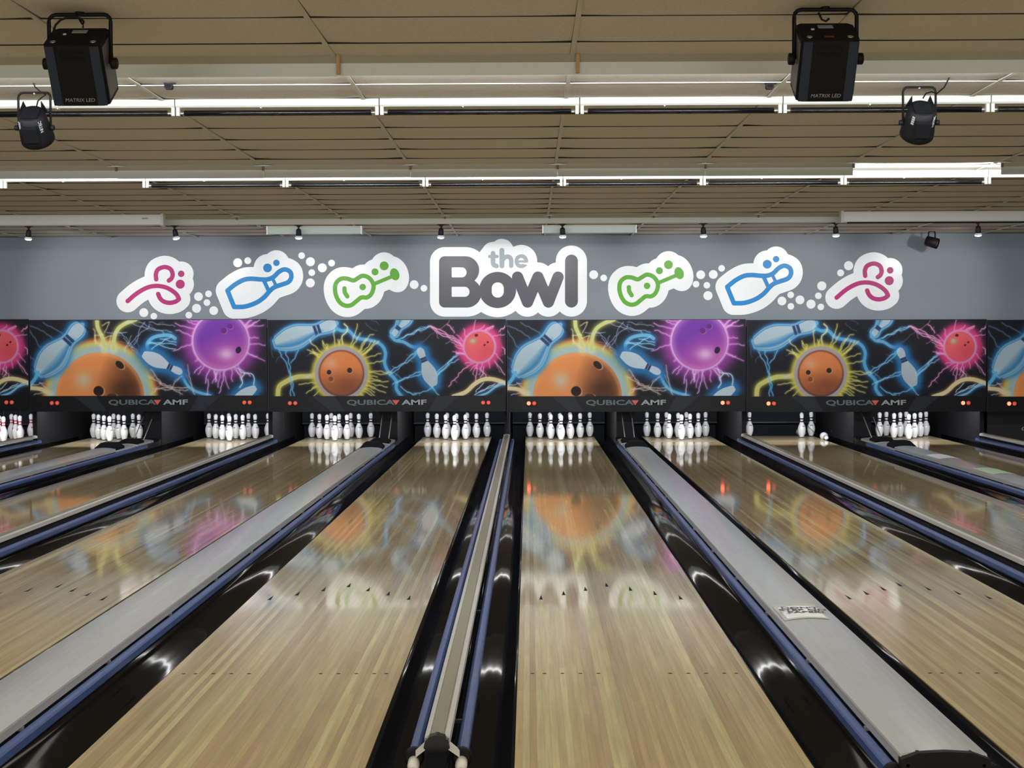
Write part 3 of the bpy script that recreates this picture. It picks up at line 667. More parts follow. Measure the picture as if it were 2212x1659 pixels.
# ------------------------------------------------------------------ mural (masking) panels
def paint(which):
    Wn, Hn = 600, 190
    gx = np.linspace(28, 2145, Wn) if which == 'A' else np.linspace(40, 2155, Wn)
    gy = np.linspace(42, 712, Hn) if which == 'A' else np.linspace(57, 722, Hn)
    X, Y = np.meshgrid(gx, gy); im = np.zeros((Hn, Wn, 3)); im[:] = np.array((17, 18, 27))/255.
    rn = np.random.RandomState(3 if which == 'A' else 9)
    def C(c): return np.array(c)/255.
    def over(a, c):
        a = np.clip(a, 0, 1)[..., None]; im[:] = im*(1-a)+(C(c) if not isinstance(c, np.ndarray) else c)*a
    def screen(a, c): im[:] = 1-(1-im)*(1-np.clip(a, 0, 1)[..., None]*C(c))
    def pdist(pts, m):
        pts = np.array(pts, float); x0, y0 = pts.min(0)-m; x1, y1 = pts.max(0)+m
        i0, i1 = np.searchsorted(gx, [x0, x1]); j0, j1 = np.searchsorted(gy, [y0, y1])
        if i1 <= i0 or j1 <= j0: return None
        xs, ys = X[j0:j1, i0:i1], Y[j0:j1, i0:i1]; d = np.full(xs.shape, 1e9)
        for (ax, ay), (bx, by) in zip(pts[:-1], pts[1:]):
            vx, vy = bx-ax, by-ay; t = np.clip(((xs-ax)*vx+(ys-ay)*vy)/(vx*vx+vy*vy+1e-9), 0, 1)
            d = np.minimum(d, np.hypot(xs-ax-t*vx, ys-ay-t*vy))
        return (slice(j0, j1), slice(i0, i1)), d
    def stroke(pts, c, wd, a=1., glow=None, gw=0, ga=.6):
        r = pdist(pts, wd+gw*2.2+6)
        if r is None: return
        sl, d = r
        if glow: g = (ga*np.exp(-(d/gw)**2))[..., None]; im[sl] = 1-(1-im[sl])*(1-g*C(glow))
        al = (a*np.clip((wd-d)/4+.5, 0, 1))[..., None]; im[sl] = im[sl]*(1-al)+C(c)*al
    def smooth(pts, n=6):
        P = np.array(pts, float); P = np.vstack([2*P[0]-P[1], P, 2*P[-1]-P[-2]]); out = []
        for i in range(1, len(P)-2):
            for k in range(n):
                t = k/n; a, b, c_, d = P[i-1], P[i], P[i+1], P[i+2]
                out.append(.5*((2*b)+(-a+c_)*t+(2*a-5*b+4*c_-d)*t*t+(-a+3*b-3*c_+d)*t**3))
        out.append(P[-2]); return np.array(out)
    def jag(a, b, amp, n=9):
        a, b = np.array(a, float), np.array(b, float); d = b-a; nn = np.array([-d[1], d[0]])/(np.hypot(*d)+1e-6); o = 0; out = [a]
        n = max(5, int(math.hypot(*d)/24)); amp = amp*.62
        for k in range(1, n):
            o = .72*o+rn.uniform(-1, 1)*amp; out.append(a+d*k/n+nn*o)
        out.append(b); return smooth(out, 3)
    def bolt(a, b, c, amp=16, wd=2.2, al=.8, glow=(70, 120, 170), gw=10, ga=.35, br=0):
        p = jag(a, b, amp); stroke(p, c, wd, al, glow, gw, ga)
        for _ in range(br):
            q = p[rn.randint(4, len(p)-4)]; e = q+rn.uniform(-90, 90, 2); stroke(jag(q, e, amp*.7, 6), c, wd*.7, al*.6, glow, gw*.7, ga*.5)
    def pinart(base, head, hw_, light=(178, 200, 212), shade=(52, 132, 188), glow=(40, 130, 200), gs=46, rim=True, side=1, flat=False):
        b, h = np.array(base, float), np.array(head, float); d = h-b; Ln = np.hypot(*d); u = d/Ln; n = np.array([-u[1], u[0]])
        t = ((X-b[0])*u[0]+(Y-b[1])*u[1])/Ln; s = (X-b[0])*n[0]+(Y-b[1])*n[1]
        hs = np.array([0, .012, .03, .08, .15, .22, .30, .36, .42, .49, .55, .60, .64, .68, .72, .77, .82, .87, .91, .945, .97, .988, 1.0])
        rs = np.array([.30, .44, .52, .66, .83, .95, 1.0, .99, .92, .78, .64, .53, .45, .41, .41, .45, .50, .53, .51, .45, .36, .25, .0])
        r = np.interp(t, hs, rs)*hw_; out = np.maximum(np.maximum(-t*Ln, (t-1)*Ln), 0)
        sd = np.abs(s)-r; dist = np.where(out > 0, np.hypot(out, np.maximum(sd, 0)), sd)
        g = np.exp(-(np.maximum(dist-8, 0)/gs)**2); over(g*.85, glow)
        if rim: over(np.exp(-((dist-12)/9)**2)*.75, (150, 205, 235))
        inside = np.clip(-dist/5+.5, 0, 1); over(inside, light)
        if not flat:
            sh = np.clip((s*side/np.maximum(r, 1)+.0)*1.6, 0, 1); over(inside*sh*.9*np.clip((.80-t)*8, 0, 1), shade)
            over(inside*np.clip((s*side/np.maximum(r, 1)-.72)*5, 0, 1)*.8, light)
        for c_ in (.655, .715): over(inside*np.clip(2.2-np.abs(t-c_)*Ln/(.055*hw_+2.5), 0, 1), (36, 62, 108))
    def hole(x, y, rx, ry, ang=0, c=(42, 22, 16), rim=(226, 170, 130)):
        ca, sa = math.cos(ang), math.sin(ang)
        def e(ox, oy, k): return np.hypot(((X-x-ox)*ca+(Y-y-oy)*sa)/(rx*k), (-(X-x-ox)*sa+(Y-y-oy)*ca)/(ry*k))
        over(np.clip((1-e(rx*.12, ry*.12, 1.12))*rx/4, 0, 1)*.7, rim); over(np.clip((1-e(0, 0, 1))*rx/4, 0, 1), c)
    if which == 'A':
        for a, b in (((28, 130), (130, 280)), ((28, 90), (230, 200)), ((150, 60), (330, 170)), ((28, 360), (70, 400))): bolt(a, b, (190, 175, 190), 14, 1.8, .55)
        cx, cy_, r = 652, 722, 395; d = np.hypot(X-cx, Y-cy_)
        over(np.exp(-(np.maximum(d-490, 0)/36)**2)*.95, (224, 132, 66)); over(np.exp(-(np.maximum(d-470, 0)/24)**2)*.95, (206, 204, 110)); over(np.exp(-(np.maximum(d-432, 0)/26)**2), (172, 196, 194))
        ball = np.clip((r-d)/8+.5, 0, 1); over(ball, (242, 150, 84))
        dk = np.clip(((X-640)*.9+(Y-520)*.25)/230, 0, 1)*np.clip((r-d)/90, 0, 1)**.5; over(ball*dk*.85, (104, 58, 34))
        over(ball*np.exp(-(np.hypot(X-870, Y-640)/150)**2)*.75, (70, 38, 24)); over(ball*np.exp(-(np.hypot(X-505, Y-572)/70)**2)*.85, (214, 206, 176)); over(ball*np.exp(-((d-r+14)/16)**2)*.35, (250, 176, 120))
        over(ball*np.exp(-(np.hypot((X-780)/200, (Y-540)/60))**2)*.25, (200, 120, 70))
        hole(832, 438, 46, 30, .75); hole(640, 668, 48, 46); hole(760, 712, 46, 22, 0, (84, 46, 28))
        for pts in (((700, 305), (680, 200), (640, 110), (632, 40)), ((778, 305), (785, 200), (820, 120), (890, 70), (980, 36))):
            stroke(smooth(pts), (214, 216, 140), 17, .95, (200, 200, 80), 34, .8)
        for pts in (((700, 300), (612, 220), (600, 120)), ((690, 170), (612, 175), (616, 250)), ((700, 200), (760, 180), (740, 240)), ((680, 90), (740, 60), (700, 150))): stroke(jag(pts[0], pts[1], 8), (226, 214, 170), 2.6, .7, (200, 170, 90), 10, .4); stroke(jag(pts[1], pts[2], 8), (226, 214, 170), 2.6, .7, (200, 170, 90), 10, .4)
        for a, b in (((720, 150), (900, 150)), ((830, 150), (1020, 350)), ((900, 60), (1300, 150)), ((1010, 60), (1230, 160)), ((880, 300), (1100, 80)), ((940, 180), (880, 320)), ((870, 200), (1030, 370)), ((1100, 60), (1330, 100)), ((960, 260), (1060, 60))):
            bolt(a, b, (200, 190, 205), 15, 2.0, .7, br=1)
        pinart((108, 510), (500, 82), 108, side=1, gs=44)
        stroke(smooth(((100, 500), (70, 560), (28, 610))), (100, 190, 235), 15, .9, (60, 160, 220), 26, .8)
        stroke(smooth(((28, 640), (120, 650), (210, 690))), (232, 216, 170), 17, .95, (220, 170, 90), 26, .8)
        for a, b in (((28, 620), (150, 600)), ((60, 700), (170, 690)), ((110, 590), (170, 640))): bolt(a, b, (230, 225, 215), 12, 2.4, .8)
        for pts, wd in ((((1085, 320), (1082, 250), (1130, 200), (1210, 178), (1290, 180), (1330, 205)), 15), (((1385, 520), (1430, 610), (1500, 670), (1640, 712)), 12)):
            stroke(smooth(pts), (112, 188, 226), wd, .95, (30, 130, 200), 34, .85)
        pinart((1040, 342), (1392, 512), 62, (196, 212, 226), (160, 190, 214), gs=62, rim=False, flat=True)
        for a, b in (((1100, 240), (1340, 265)), ((1090, 250), (1330, 300)), ((1120, 300), (1300, 190)), ((1200, 210), (1340, 240))): bolt(a, b, (190, 225, 240), 12, 2.6, .85, (40, 140, 210), 14, .5)
        for a, b in (((1110, 480), (1200, 600)), ((1090, 540), (1300, 640)), ((1110, 700), (1160, 640)), ((1130, 650), (1440, 660)), ((1300, 640), (1385, 540)), ((1180, 600), (1390, 700)), ((1440, 440), (1500, 700)), ((1160, 650), (1440, 640))):
            bolt(a, b, (226, 205, 195), 14, 2.6, .8, (150, 120, 110), 12, .4, br=1)
        cx, cy_, r = 1738, 232, 250; d = np.hypot(X-cx, Y-cy_)
        over(np.exp(-(np.maximum(d-r-20, 0)/92)**2)*.92, (160, 62, 168))
        for k in range(26):
            an = rn.uniform(0, 6.28); q = (cx+math.cos(an)*(r+4), cy_+math.sin(an)*(r+4)); e = (cx+math.cos(an+rn.uniform(-.2, .2))*(r+rn.uniform(70, 190)), cy_+math.sin(an+rn.uniform(-.2, .2))*(r+rn.uniform(70, 190)))
            bolt(q, e, (236, 190, 236), 12, 2.3, .8, (190, 90, 190), 12, .5)
        for a, b in (((1640, 480), (1600, 600)), ((1680, 480), (1700, 580)), ((1700, 480), (1690, 590)), ((1560, 450), (1500, 510)), ((1620, 570), (1615, 700)), ((1780, 480), (1720, 690)), ((1880, 470), (2000, 540))): bolt(a, b, (226, 200, 236), 14, 3.2, .85, (150, 90, 180), 14, .5)
        over(np.exp(-((d-r)/15)**2), (232, 176, 238)); ball = np.clip((r-6-d)/8+.5, 0, 1); over(ball, (118, 52, 168))
        over(ball*np.clip(((Y-150)/320+(X-1700)/700), 0, 1)*.95, (190, 76, 176)); over(ball*np.exp(-((d-r)/40)**2)*.45, (236, 170, 226))
        over(ball*np.exp(-(np.hypot((X-1790)/62, (Y-345)/46))**2)*1.0, (232, 226, 240)); over(ball*np.exp(-(np.hypot((X-1790)/130, (Y-345)/90))**2)*.5, (226, 140, 210))
        hole(1766, 138, 30, 28, 0, (98, 40, 130), (200, 110, 190)); hole(1824, 100, 27, 25, 0, (98, 40, 130), (200, 110, 190)); hole(1896, 310, 26, 34, .4, (40, 22, 60), (200, 120, 200))
        pinart((2050, 640), (1700, 860), 52, (196, 214, 226), gs=54, rim=False, flat=True)
        for pts in (((1900, 480), (1930, 510), (2010, 520), (2035, 560), (2030, 615)), ((1950, 520), (1920, 560), (1930, 600), (1905, 640))): stroke(smooth(pts), (214, 232, 240), 4, .9, (90, 160, 210), 14, .5)
    else:
        for k in range(22):
            q = rn.uniform((60, 60), (2150, 700)); bolt(q, q+rn.uniform(-190, 190, 2), (150, 140, 150), 16, 1.7, .5, (60, 80, 110), 8, .25)
        stroke(smooth(((500, 505), (430, 545), (300, 553), (200, 592), (135, 640), (122, 735))), (212, 208, 120), 20, .95, (214, 206, 50), 34, .85)
        stroke(smooth(((500, 510), (440, 540), (380, 550))), (186, 190, 170), 20, .9)
        pinart((104, 262), (650, 82), 92, side=1, gs=34)
        stroke(smooth(((650, 130), (700, 150), (760, 150), (830, 212), (960, 235), (1050, 275), (1086, 345), (1078, 430), (1110, 510), (1180, 590), (1182, 660), (1230, 730))), (96, 176, 222), 14, .95, (26, 124, 200), 34, .85)
        stroke(smooth(((720, 90), (748, 120), (740, 160), (700, 200), (706, 270))), (226, 226, 180), 5, .85, (200, 200, 90), 14, .5)
        for a, b in (((200, 330), (270, 720)), ((140, 330), (240, 560)), ((310, 320), (240, 430)), ((230, 560), (240, 720))): bolt(a, b, (120, 190, 225), 16, 3.4, .85, (40, 130, 200), 12, .5)
        cx, cy_, r = 692, 522, 206; d = np.hypot(X-cx, Y-cy_)
        for k in range(46):
            an = rn.uniform(-1.2, 1.3) if k < 26 else rn.uniform(1.3, 5.1); q = (cx+math.cos(an)*(r+22), cy_+math.sin(an)*(r+22)); L_ = rn.uniform(60, 240) if k < 26 else rn.uniform(60, 170)
            bolt(q, (q[0]+math.cos(an+rn.uniform(-.3, .3))*L_, q[1]+math.sin(an+rn.uniform(-.3, .3))*L_), (228, 222, 140), 14, 2.6, .8, (200, 190, 60), 11, .45)
        over(np.exp(-(np.maximum(d-r-34, 0)/34)**2)*.9, (222, 206, 84)); over(np.exp(-(np.maximum(d-r-20, 0)/12)**2), (172, 166, 172))
        ball = np.clip((r-d)/7+.5, 0, 1); over(ball, (228, 132, 72)); over(ball*np.clip((Y-470)/230, 0, 1)*.8, (136, 74, 46)); over(ball*np.exp(-(np.hypot((X-760)/150, (Y-620)/90))**2)*.5, (112, 60, 40))
        over(ball*np.exp(-(np.hypot((X-600)/60, (Y-440)/50))**2)*.5, (226, 190, 170)); over(ball*np.exp(-((d-r+8)/9)**2)*.6, (70, 56, 66)*1)
        for x_, y_, rr, cc in ((582, 513, 23, (52, 28, 20)), (766, 497, 25, (52, 28, 20)), (600, 573, 24, (136, 70, 46))): hole(x_, y_, rr, rr, 0, cc)
        pinart((1310, -20), (1150, 196), 52, (176, 200, 214), gs=26, rim=True)
        stroke(smooth(((1140, 190), (1175, 235), (1250, 250), (1320, 290), (1390, 300))), (108, 176, 220), 13, .95, (30, 120, 195), 26, .8)
        pinart((1520, 636), (1385, 300), 66, (182, 196, 206), (150, 180, 205), gs=50, rim=False, flat=True)
        for a, b in (((1200, 230), (1470, 120)), ((1240, 215), (1490, 110)), ((1380, 320), (1130, 510)), ((1380, 325), (1120, 540)), ((1540, 520), (1760, 340)), ((1550, 545), (1780, 300)), ((1550, 530), (1740, 400)), ((1500, 650), (1340, 700)), ((1490, 640), (1560, 715)), ((1400, 510), (1190, 600)), ((1220, 640), (1360, 710)), ((1400, 530), (1150, 620))):
            bolt(a, b, (150, 205, 232), 15, 3.0, .85, (40, 130, 200), 12, .5, br=1)
        cx, cy_, r = 1924, 292, 130; d = np.hypot(X-cx, Y-cy_)
        over(np.exp(-(np.maximum(d-r-36, 0)/46)**2)*.95, (232, 62, 132))
        for a, b in (((1490, 115), (1760, 270)), ((1500, 125), (1775, 290)), ((1470, 110), (1750, 240)), ((1700, 170), (1640, 100)), ((1900, 470), (1890, 610)), ((1930, 480), (1980, 560)), ((1960, 470), (1930, 560)), ((1820, 470), (1650, 640)), ((2060, 420), (2150, 540)), ((2100, 160), (2155, 120)), ((2130, 300), (2155, 360))):
            bolt(a, b, (238, 176, 212), 15, 3.0, .85, (190, 80, 140), 12, .5, br=1)
        for k in range(20):
            an = rn.uniform(0, 6.28); bolt((cx+math.cos(an)*150, cy_+math.sin(an)*150), (cx+math.cos(an+.2)*rn.uniform(190, 260), cy_+math.sin(an+.2)*rn.uniform(190, 260)), (240, 180, 220), 10, 2.2, .75, (210, 80, 150), 9, .4)
        over(np.exp(-((d-r-10)/13)**2), (222, 150, 196)); ball = np.clip((r-d)/6+.5, 0, 1); over(ball, (236, 96, 104)); over(ball*np.exp(-(np.hypot((X-1990)/80, (Y-340)/80))**2)*.6, (218, 70, 84)); over(ball*np.exp(-(np.hypot((X-1900)/90, (Y-390)/50))**2)*.5, (244, 84, 124))
        over(ball*np.exp(-(np.hypot((X-1866)/26, (Y-243)/24))**2)*.9, (176, 206, 150))
        hole(1897, 193, 18, 14, 0, (96, 20, 26), (240, 120, 110)); hole(1998, 254, 13, 10, -.5, (96, 20, 26), (240, 120, 110)); hole(1970, 279, 13, 10, -.5, (96, 20, 26), (240, 120, 110))
        stroke(smooth(((1690, 730), (1800, 690), (1880, 620), (1960, 580), (2050, 580), (2160, 615))), (236, 222, 168), 18, .95, (226, 160, 80), 26, .85)
        stroke(smooth(((1900, 730), (1990, 700), (2060, 650), (2130, 620))), (150, 205, 230), 8, .9, (40, 140, 210), 22, .8)
        for a, b in (((1880, 715), (2060, 620)), ((1920, 690), (2120, 610)), ((1960, 610), (1890, 690))): bolt(a, b, (220, 230, 226), 10, 3, .85, (60, 140, 200), 10, .4)
    over(np.clip(rn.rand(Hn, Wn)*.05, 0, 1), (120, 120, 120))
    return np.clip(im, 0, 1)
ART = {}
def art_mesh(which):
    im = paint(which)[::-1]; Hn, Wn, _ = im.shape
    l = np.where(im <= .04045, im/12.92, ((im+.055)/1.055)**2.4)
    me = bpy.data.meshes.new('mural_print'); xs = np.linspace(-1.672, 1.672, Wn); zs = np.linspace(0, 1, Hn)
    Xg, Zg = np.meshgrid(xs, zs); v = np.stack([Xg, np.zeros_like(Xg), Zg*1.068], -1).reshape(-1, 3)
    idx = np.arange(Hn*Wn).reshape(Hn, Wn); f = np.stack([idx[:-1, :-1], idx[:-1, 1:], idx[1:, 1:], idx[1:, :-1]], -1).reshape(-1, 4)
    me.vertices.add(len(v)); me.vertices.foreach_set('co', v.ravel()); me.loops.add(f.size); me.loops.foreach_set('vertex_index', f.ravel())
    me.polygons.add(len(f)); me.polygons.foreach_set('loop_start', np.arange(len(f))*4); me.update(calc_edges=True)
    a = me.color_attributes.new('print', 'FLOAT_COLOR', 'POINT'); c = np.ones((Hn*Wn, 4), np.float32); c[:, :3] = l.reshape(-1, 3); a.data.foreach_set('color', c.ravel())
    me.materials.append(MATS['art_print']); return me
ART['A'] = art_mesh('A'); ART['B'] = art_mesh('B')
MY = WY-.045
DESC = {'A': 'mural unit with large orange and purple balls', 'B': 'mural unit with small orange and pink balls'}
WHERE = ['cut off at the left edge', 'below the left magenta figure', 'below the left green guitar', 'right of the middle seam', 'below the right blue pin', 'cut off at the right edge']
for k, (wh, lit) in enumerate((('B', 0), ('A', 0), ('B', 0), ('A', 1), ('B', 1), ('A', 1))):
    x = .7903+3.3711*(k-3)+1.6856; dz = -.0035*(x-1.0); zt = 1.778+dz
    t = thing('mural_unit', (x, MY, zt), f'{DESC[wh]}, {WHERE[k]}', 'mural panel', 'printed mural units above the pins')
    MB().box(-1.678, 1.678, .003, .04, -1.072, .0).build('back_panel', 'frame_black', t)
    inst('mural_print', ART[wh], t, (0, .0, -1.070))
    MB().box(-1.680, -1.674, -.004, .03, -1.28, .004).build('side_trim', 'facet', t)
    MB().box(-1.678, 1.678, -.004, .03, -.0005, .006).build('top_trim', 'frame_black', t)
    MB().sweepx([(-.006, -1.072), (.03, -1.072), (.06, -1.288), (.022, -1.292)], -1.677, 1.677).build('fascia', 'fascia', t)
    def fy(z): return -.008+(z+1.072)/(-.22)*.029-.001
    for pts in (((-.93-.12, -1.076), (-.74, -1.076), (-.60, -1.284), (-.80, -1.284)), ((.70, -1.076), (1.02, -1.076), (.78, -1.284), (.58, -1.284))):
        vs = [(a, fy(b), b) for a, b in pts]+[(a, fy(b)+.004, b) for a, b in pts]
        MB().add(vs, [(0, 3, 2, 1), (4, 5, 6, 7), (0, 1, 5, 4), (1, 2, 6, 5), (2, 3, 7, 6), (3, 0, 4, 7)]).build('raised_facet', 'facet', t)
    tm = Matrix.Rotation(math.radians(-7.5), 4, 'X') @ FACE
    text('lettering', 'QUBICA', .098, 'text_grey', t, T(-.235, fy(-1.165)-.002, -1.165) @ FACE, 1.84, ext=.001, bold=.0025)
    text('lettering', 'AMF', .098, 'text_light', t, T(.385, fy(-1.165)-.002, -1.165) @ FACE, 1.84, ext=.001, bold=.0025)
    a, y_, z_ = .125, fy(-1.165)-.004, -1.165
    MB().add([(a-.052, y_, z_+.036), (a+.052, y_, z_+.036), (a, y_, z_-.036), (a-.052, y_+.002, z_+.036), (a+.052, y_+.002, z_+.036), (a, y_+.002, z_-.036)], [(0, 2, 1), (3, 4, 5), (0, 1, 4, 3), (1, 2, 5, 4), (2, 0, 3, 5)]).build('triangle_emblem', 'text_red', t)
    for gx_ in (-1.372, 1.355):
        for j in (0, 1):
            r_ = Matrix.Rotation(math.pi/2, 4, 'X'); loc = (gx_+j*.077, fy(-1.17)-.001, -1.17)
            b = MB().lathe([(.036, -.004), (.036, .003), (.030, .005)], 18, loc, r_).build('lamp_bezel', 'lamp_ring', t)
            MB().lathe([(.027, .001), (.027, .006), (.018, .011)], 16, loc, r_).build('indicator_lamp', 'lamp_on' if (lit and j == 0) else 'lamp_off_glow', b)

# lowered black shield on the rightmost lane
t = thing('pin_shield', (LC[9], -.96, 0), 'black shield with grey lettering closing the rightmost lane', 'shield')
MB().bbox(-.70, .70, 0, .03, .04, .50, .01).build('shield_plate', 'frame_black', t)
text('lettering', 'QUBICA', .085, 'text_light', t, T(.08, -.003, .205) @ FACE, 1.9)
text('lettering', 'AMF', .085, 'text_light', t, T(.60, -.003, .205) @ FACE, 1.2)

# ------------------------------------------------------------------ wall stickers
class SD:
    """2-D signed distance drawing, turned into flat cut vinyl with real edges."""
    def __init__(s, x0, x1, y0, y1, st=3.0):
        s.xs = np.arange(x0, x1, st); s.ys = np.arange(y0, y1, st); s.X, s.Y = np.meshgrid(s.xs, s.ys)
    def cap(s, pts, r, closed=False):
        P = [tuple(p) for p in pts]; P = P+[P[0]] if closed else P; d = np.full(s.X.shape, 1e9)
        for (ax, ay), (bx, by) in zip(P[:-1], P[1:]):
            vx, vy = bx-ax, by-ay; t = np.clip(((s.X-ax)*vx+(s.Y-ay)*vy)/(vx*vx+vy*vy+1e-9), 0, 1)
            d = np.minimum(d, np.hypot(s.X-ax-t*vx, s.Y-ay-t*vy))
        return d-r
    def disc(s, x, y, r): return np.hypot(s.X-x, s.Y-y)-r
    def ell(s, x, y, rx, ry, a=0):
        c, n = math.cos(a), math.sin(a); u = (s.X-x)*c+(s.Y-y)*n; v = -(s.X-x)*n+(s.Y-y)*c
        return (np.hypot(u/rx, v/ry)-1)*min(rx, ry)
    def rbox(s, x0, x1, y0, y1, r):
        qx = np.abs(s.X-(x0+x1)/2)-(x1-x0)/2+r; qy = np.abs(s.Y-(y0+y1)/2)-(y1-y0)/2+r
        return np.hypot(np.maximum(qx, 0), np.maximum(qy, 0))+np.minimum(np.maximum(qx, qy), 0)-r
def curve(pts, closed=False, n=7):
    P = np.array(pts, float)
    P = np.vstack([P[-1], P, P[0], P[1]]) if closed else np.vstack([2*P[0]-P[1], P, 2*P[-1]-P[-2]])
    out = []
    for i in range(1, len(P)-2):
        for k in range(n):
            t = k/n; a, b, c, d = P[i-1], P[i], P[i+1], P[i+2]
            out.append(.5*((2*b)+(-a+c)*t+(2*a-5*b+4*c-d)*t*t+(-a+3*b-3*c+d)*t**3))
    if not closed: out.append(P[-2])
    return [tuple(p) for p in out]
def contours(s, D):
    D = D.copy(); D[0, :] = D[-1, :] = 99; D[:, 0] = D[:, -1] = 99; D[D == 0] = 1e-6
    nx = {}
    I = D < 0; c = I[:-1, :-1]*1+I[:-1, 1:]*2+I[1:, 1:]*4+I[1:, :-1]*8
    TBL = {1: [(3, 0)], 2: [(0, 1)], 3: [(3, 1)], 4: [(1, 2)], 5: [(3, 0), (1, 2)], 6: [(0, 2)], 7: [(3, 2)], 8: [(2, 3)], 9: [(2, 0)], 10: [(0, 1), (2, 3)], 11: [(2, 1)], 12: [(1, 3)], 13: [(1, 0)], 14: [(0, 3)]}
    pts = {}
    def ep(j, i, e):
        if e == 0: a, b, key = (j, i), (j, i+1), ('h', j, i)
        elif e == 1: a, b, key = (j, i+1), (j+1, i+1), ('v', j, i+1)
        elif e == 2: a, b, key = (j+1, i), (j+1, i+1), ('h', j+1, i)
        else: a, b, key = (j, i), (j+1, i), ('v', j, i)
        if key not in pts:
            da, db = D[a], D[b]; t = da/(da-db)
            pts[key] = (s.xs[a[1]]+(s.xs[b[1]]-s.xs[a[1]])*t, s.ys[a[0]]+(s.ys[b[0]]-s.ys[a[0]])*t)
        return key
    for j, i in zip(*np.where((c > 0) & (c < 15))):
        for e0, e1 in TBL[int(c[j, i])]: nx[ep(j, i, e0)] = ep(j, i, e1)
    loops = []
    while nx:
        k0 = next(iter(nx)); k = k0; L = []
        while k in nx: L.append(pts[k]); k = nx.pop(k)
        if len(L) > 8:
            out = [L[0]]; 
            for a in L[1:]:
                if math.hypot(a[0]-out[-1][0], a[1]-out[-1][1]) > 3.2: out.append(a)
            loops.append(out)
    return loops
def cutout(name, s, D, m, parent, tr, depth0, depth1):
    loops = contours(s, D); mb = MB()
    if name == 'backing': loops = [max(loops, key=len)]
    L3 = [[Vector((*tr(x, y), 0)) for x, y in L] for L in loops]
    # every loop nested in another is its hole
    tris = tessellate_polygon(L3); flat = [v for L in L3 for v in L]; n = len(flat)
    vs = [(v.x, depth0, v.y) for v in flat]+[(v.x, depth1, v.y) for v in flat]
    fs = [tuple(t_) for t_ in tris]+[tuple(n+i for i in t_[::-1]) for t_ in tris]; k = 0
    for L in L3:
        m_ = len(L)
        for i in range(m_): a, b = k+i, k+(i+1) % m_; fs.append((a, b, b+n, a+n))
        k += m_
    mb.add(vs, fs); return mb.build(name, m, parent)
def TR(ox, oy, sc, dx=0, dy=0):
    def f(x, y): p = onY(ox+x*sc+dx, oy+y*sc+dy, WY); return p.x, p.z
    return f
D0, D1, D2 = WY-.001, WY-.006, WY-.0085
def sticker(name, s, shapes, off, tr, label, group, cat='wall sticker'):
    t = thing(name, (0, 0, 0), label, cat, group); allD = shapes[0][1]
    for sh in shapes[1:]: allD = np.minimum(allD, sh[1])
    cutout('backing', s, allD-off, 'sticker', t, tr, D1, D0)
    for k, (nm, D, m) in enumerate(shapes): cutout(nm, s, D, m, t, tr, D2-.0004*k, D1+.0005)
    return t
# figure icon
s = SD(60, 800, 180, 740); mn = np.minimum
arc = s.cap(curve([(433, 416), (431, 368), (452, 328), (508, 309), (558, 328), (576, 372), (566, 408), (543, 427)]), 19)
body = mn(s.cap(curve([(185, 605), (262, 540), (350, 490), (430, 473), (510, 484), (572, 515), (612, 550), (631, 585)]), 19), s.cap(curve([(631, 588), (600, 610), (550, 620), (502, 610), (468, 582), (450, 543)]), 19))
fig = [('head_arc', arc, 'vinyl_magenta'), ('body_curve', body, 'vinyl_magenta'), ('upper_dot', s.disc(650, 368, 28), 'vinyl_magenta'), ('lower_dot', s.disc(642, 458, 39), 'vinyl_magenta')]
for lab, dx_, dy_ in (('left', 0, 0), ('right', 1531, -7.5)):
    sticker('figure_sticker', s, fig, 79, TR(230, 500, .24864, dx_, dy_), f'white wall sticker with magenta line-drawn figure at the far {lab}', 'magenta figure stickers')
# pin icon
s = SD(920, 1740, 130, 790)
outl = s.cap(curve([(1052, 514), (1120, 460), (1195, 420), (1260, 411), (1330, 416), (1395, 417), (1450, 397), (1500, 350), (1550, 330), (1597, 352), (1606, 400), (1580, 440), (1520, 463), (1462, 484), (1422, 515), (1370, 572), (1300, 620), (1205, 652), (1110, 656)]), 20)
outl = mn(outl, s.cap([(1052, 514), (1110, 656)], 20))
bands = mn(s.cap([(1370, 430), (1408, 512)], 17), s.cap([(1443, 408), (1476, 474)], 14))
pinI = [('pin_outline', mn(outl, bands), 'vinyl_blue'), ('large_dot', s.disc(1400, 317, 38), 'vinyl_blue'), ('small_dot', s.disc(1477, 273, 28), 'vinyl_blue')]
for lab, dx_, dy_ in (('left', 0, 0), ('right', 1079.1, -8)):
    sticker('pin_sticker', s, pinI, 82, TR(230, 500, .24864, dx_, dy_), f'white wall sticker with blue line-drawn bowling pin on the {lab} half', 'blue pin stickers')
# guitar icon
s = SD(40, 730, 130, 670)
go = s.cap(curve([(151, 432), (160, 385), (195, 354), (240, 352), (288, 366), (320, 350), (358, 331), (404, 346), (434, 385), (438, 425), (420, 470), (388, 493), (348, 493), (312, 520), (272, 550), (230, 554), (190, 532), (162, 486)], True), 16, True)
neck = mn(s.cap([(448, 390), (575, 337)], 14), s.ell(597, 320, 34, 46, -.35))
br_ = s.cap(curve([(222, 425), (225, 455), (243, 485)]), 16)
gui = [('guitar_outline', mn(go, neck), 'vinyl_green'), ('bridge_mark', br_, 'vinyl_green'), ('sound_hole', s.disc(358, 415, 24), 'vinyl_green'), ('lower_dot', s.disc(450, 302, 26), 'vinyl_green'), ('upper_dot', s.disc(518, 257, 33), 'vinyl_green')]
for lab, dx_, dy_ in (('left', 0, 0), ('right', 614.1, -2.5)):
    sticker('guitar_sticker', s, gui, 68, TR(680, 500, .28933, dx_, dy_), f'white wall sticker with green line-drawn guitar {lab} of the large lettering', 'green guitar stickers')
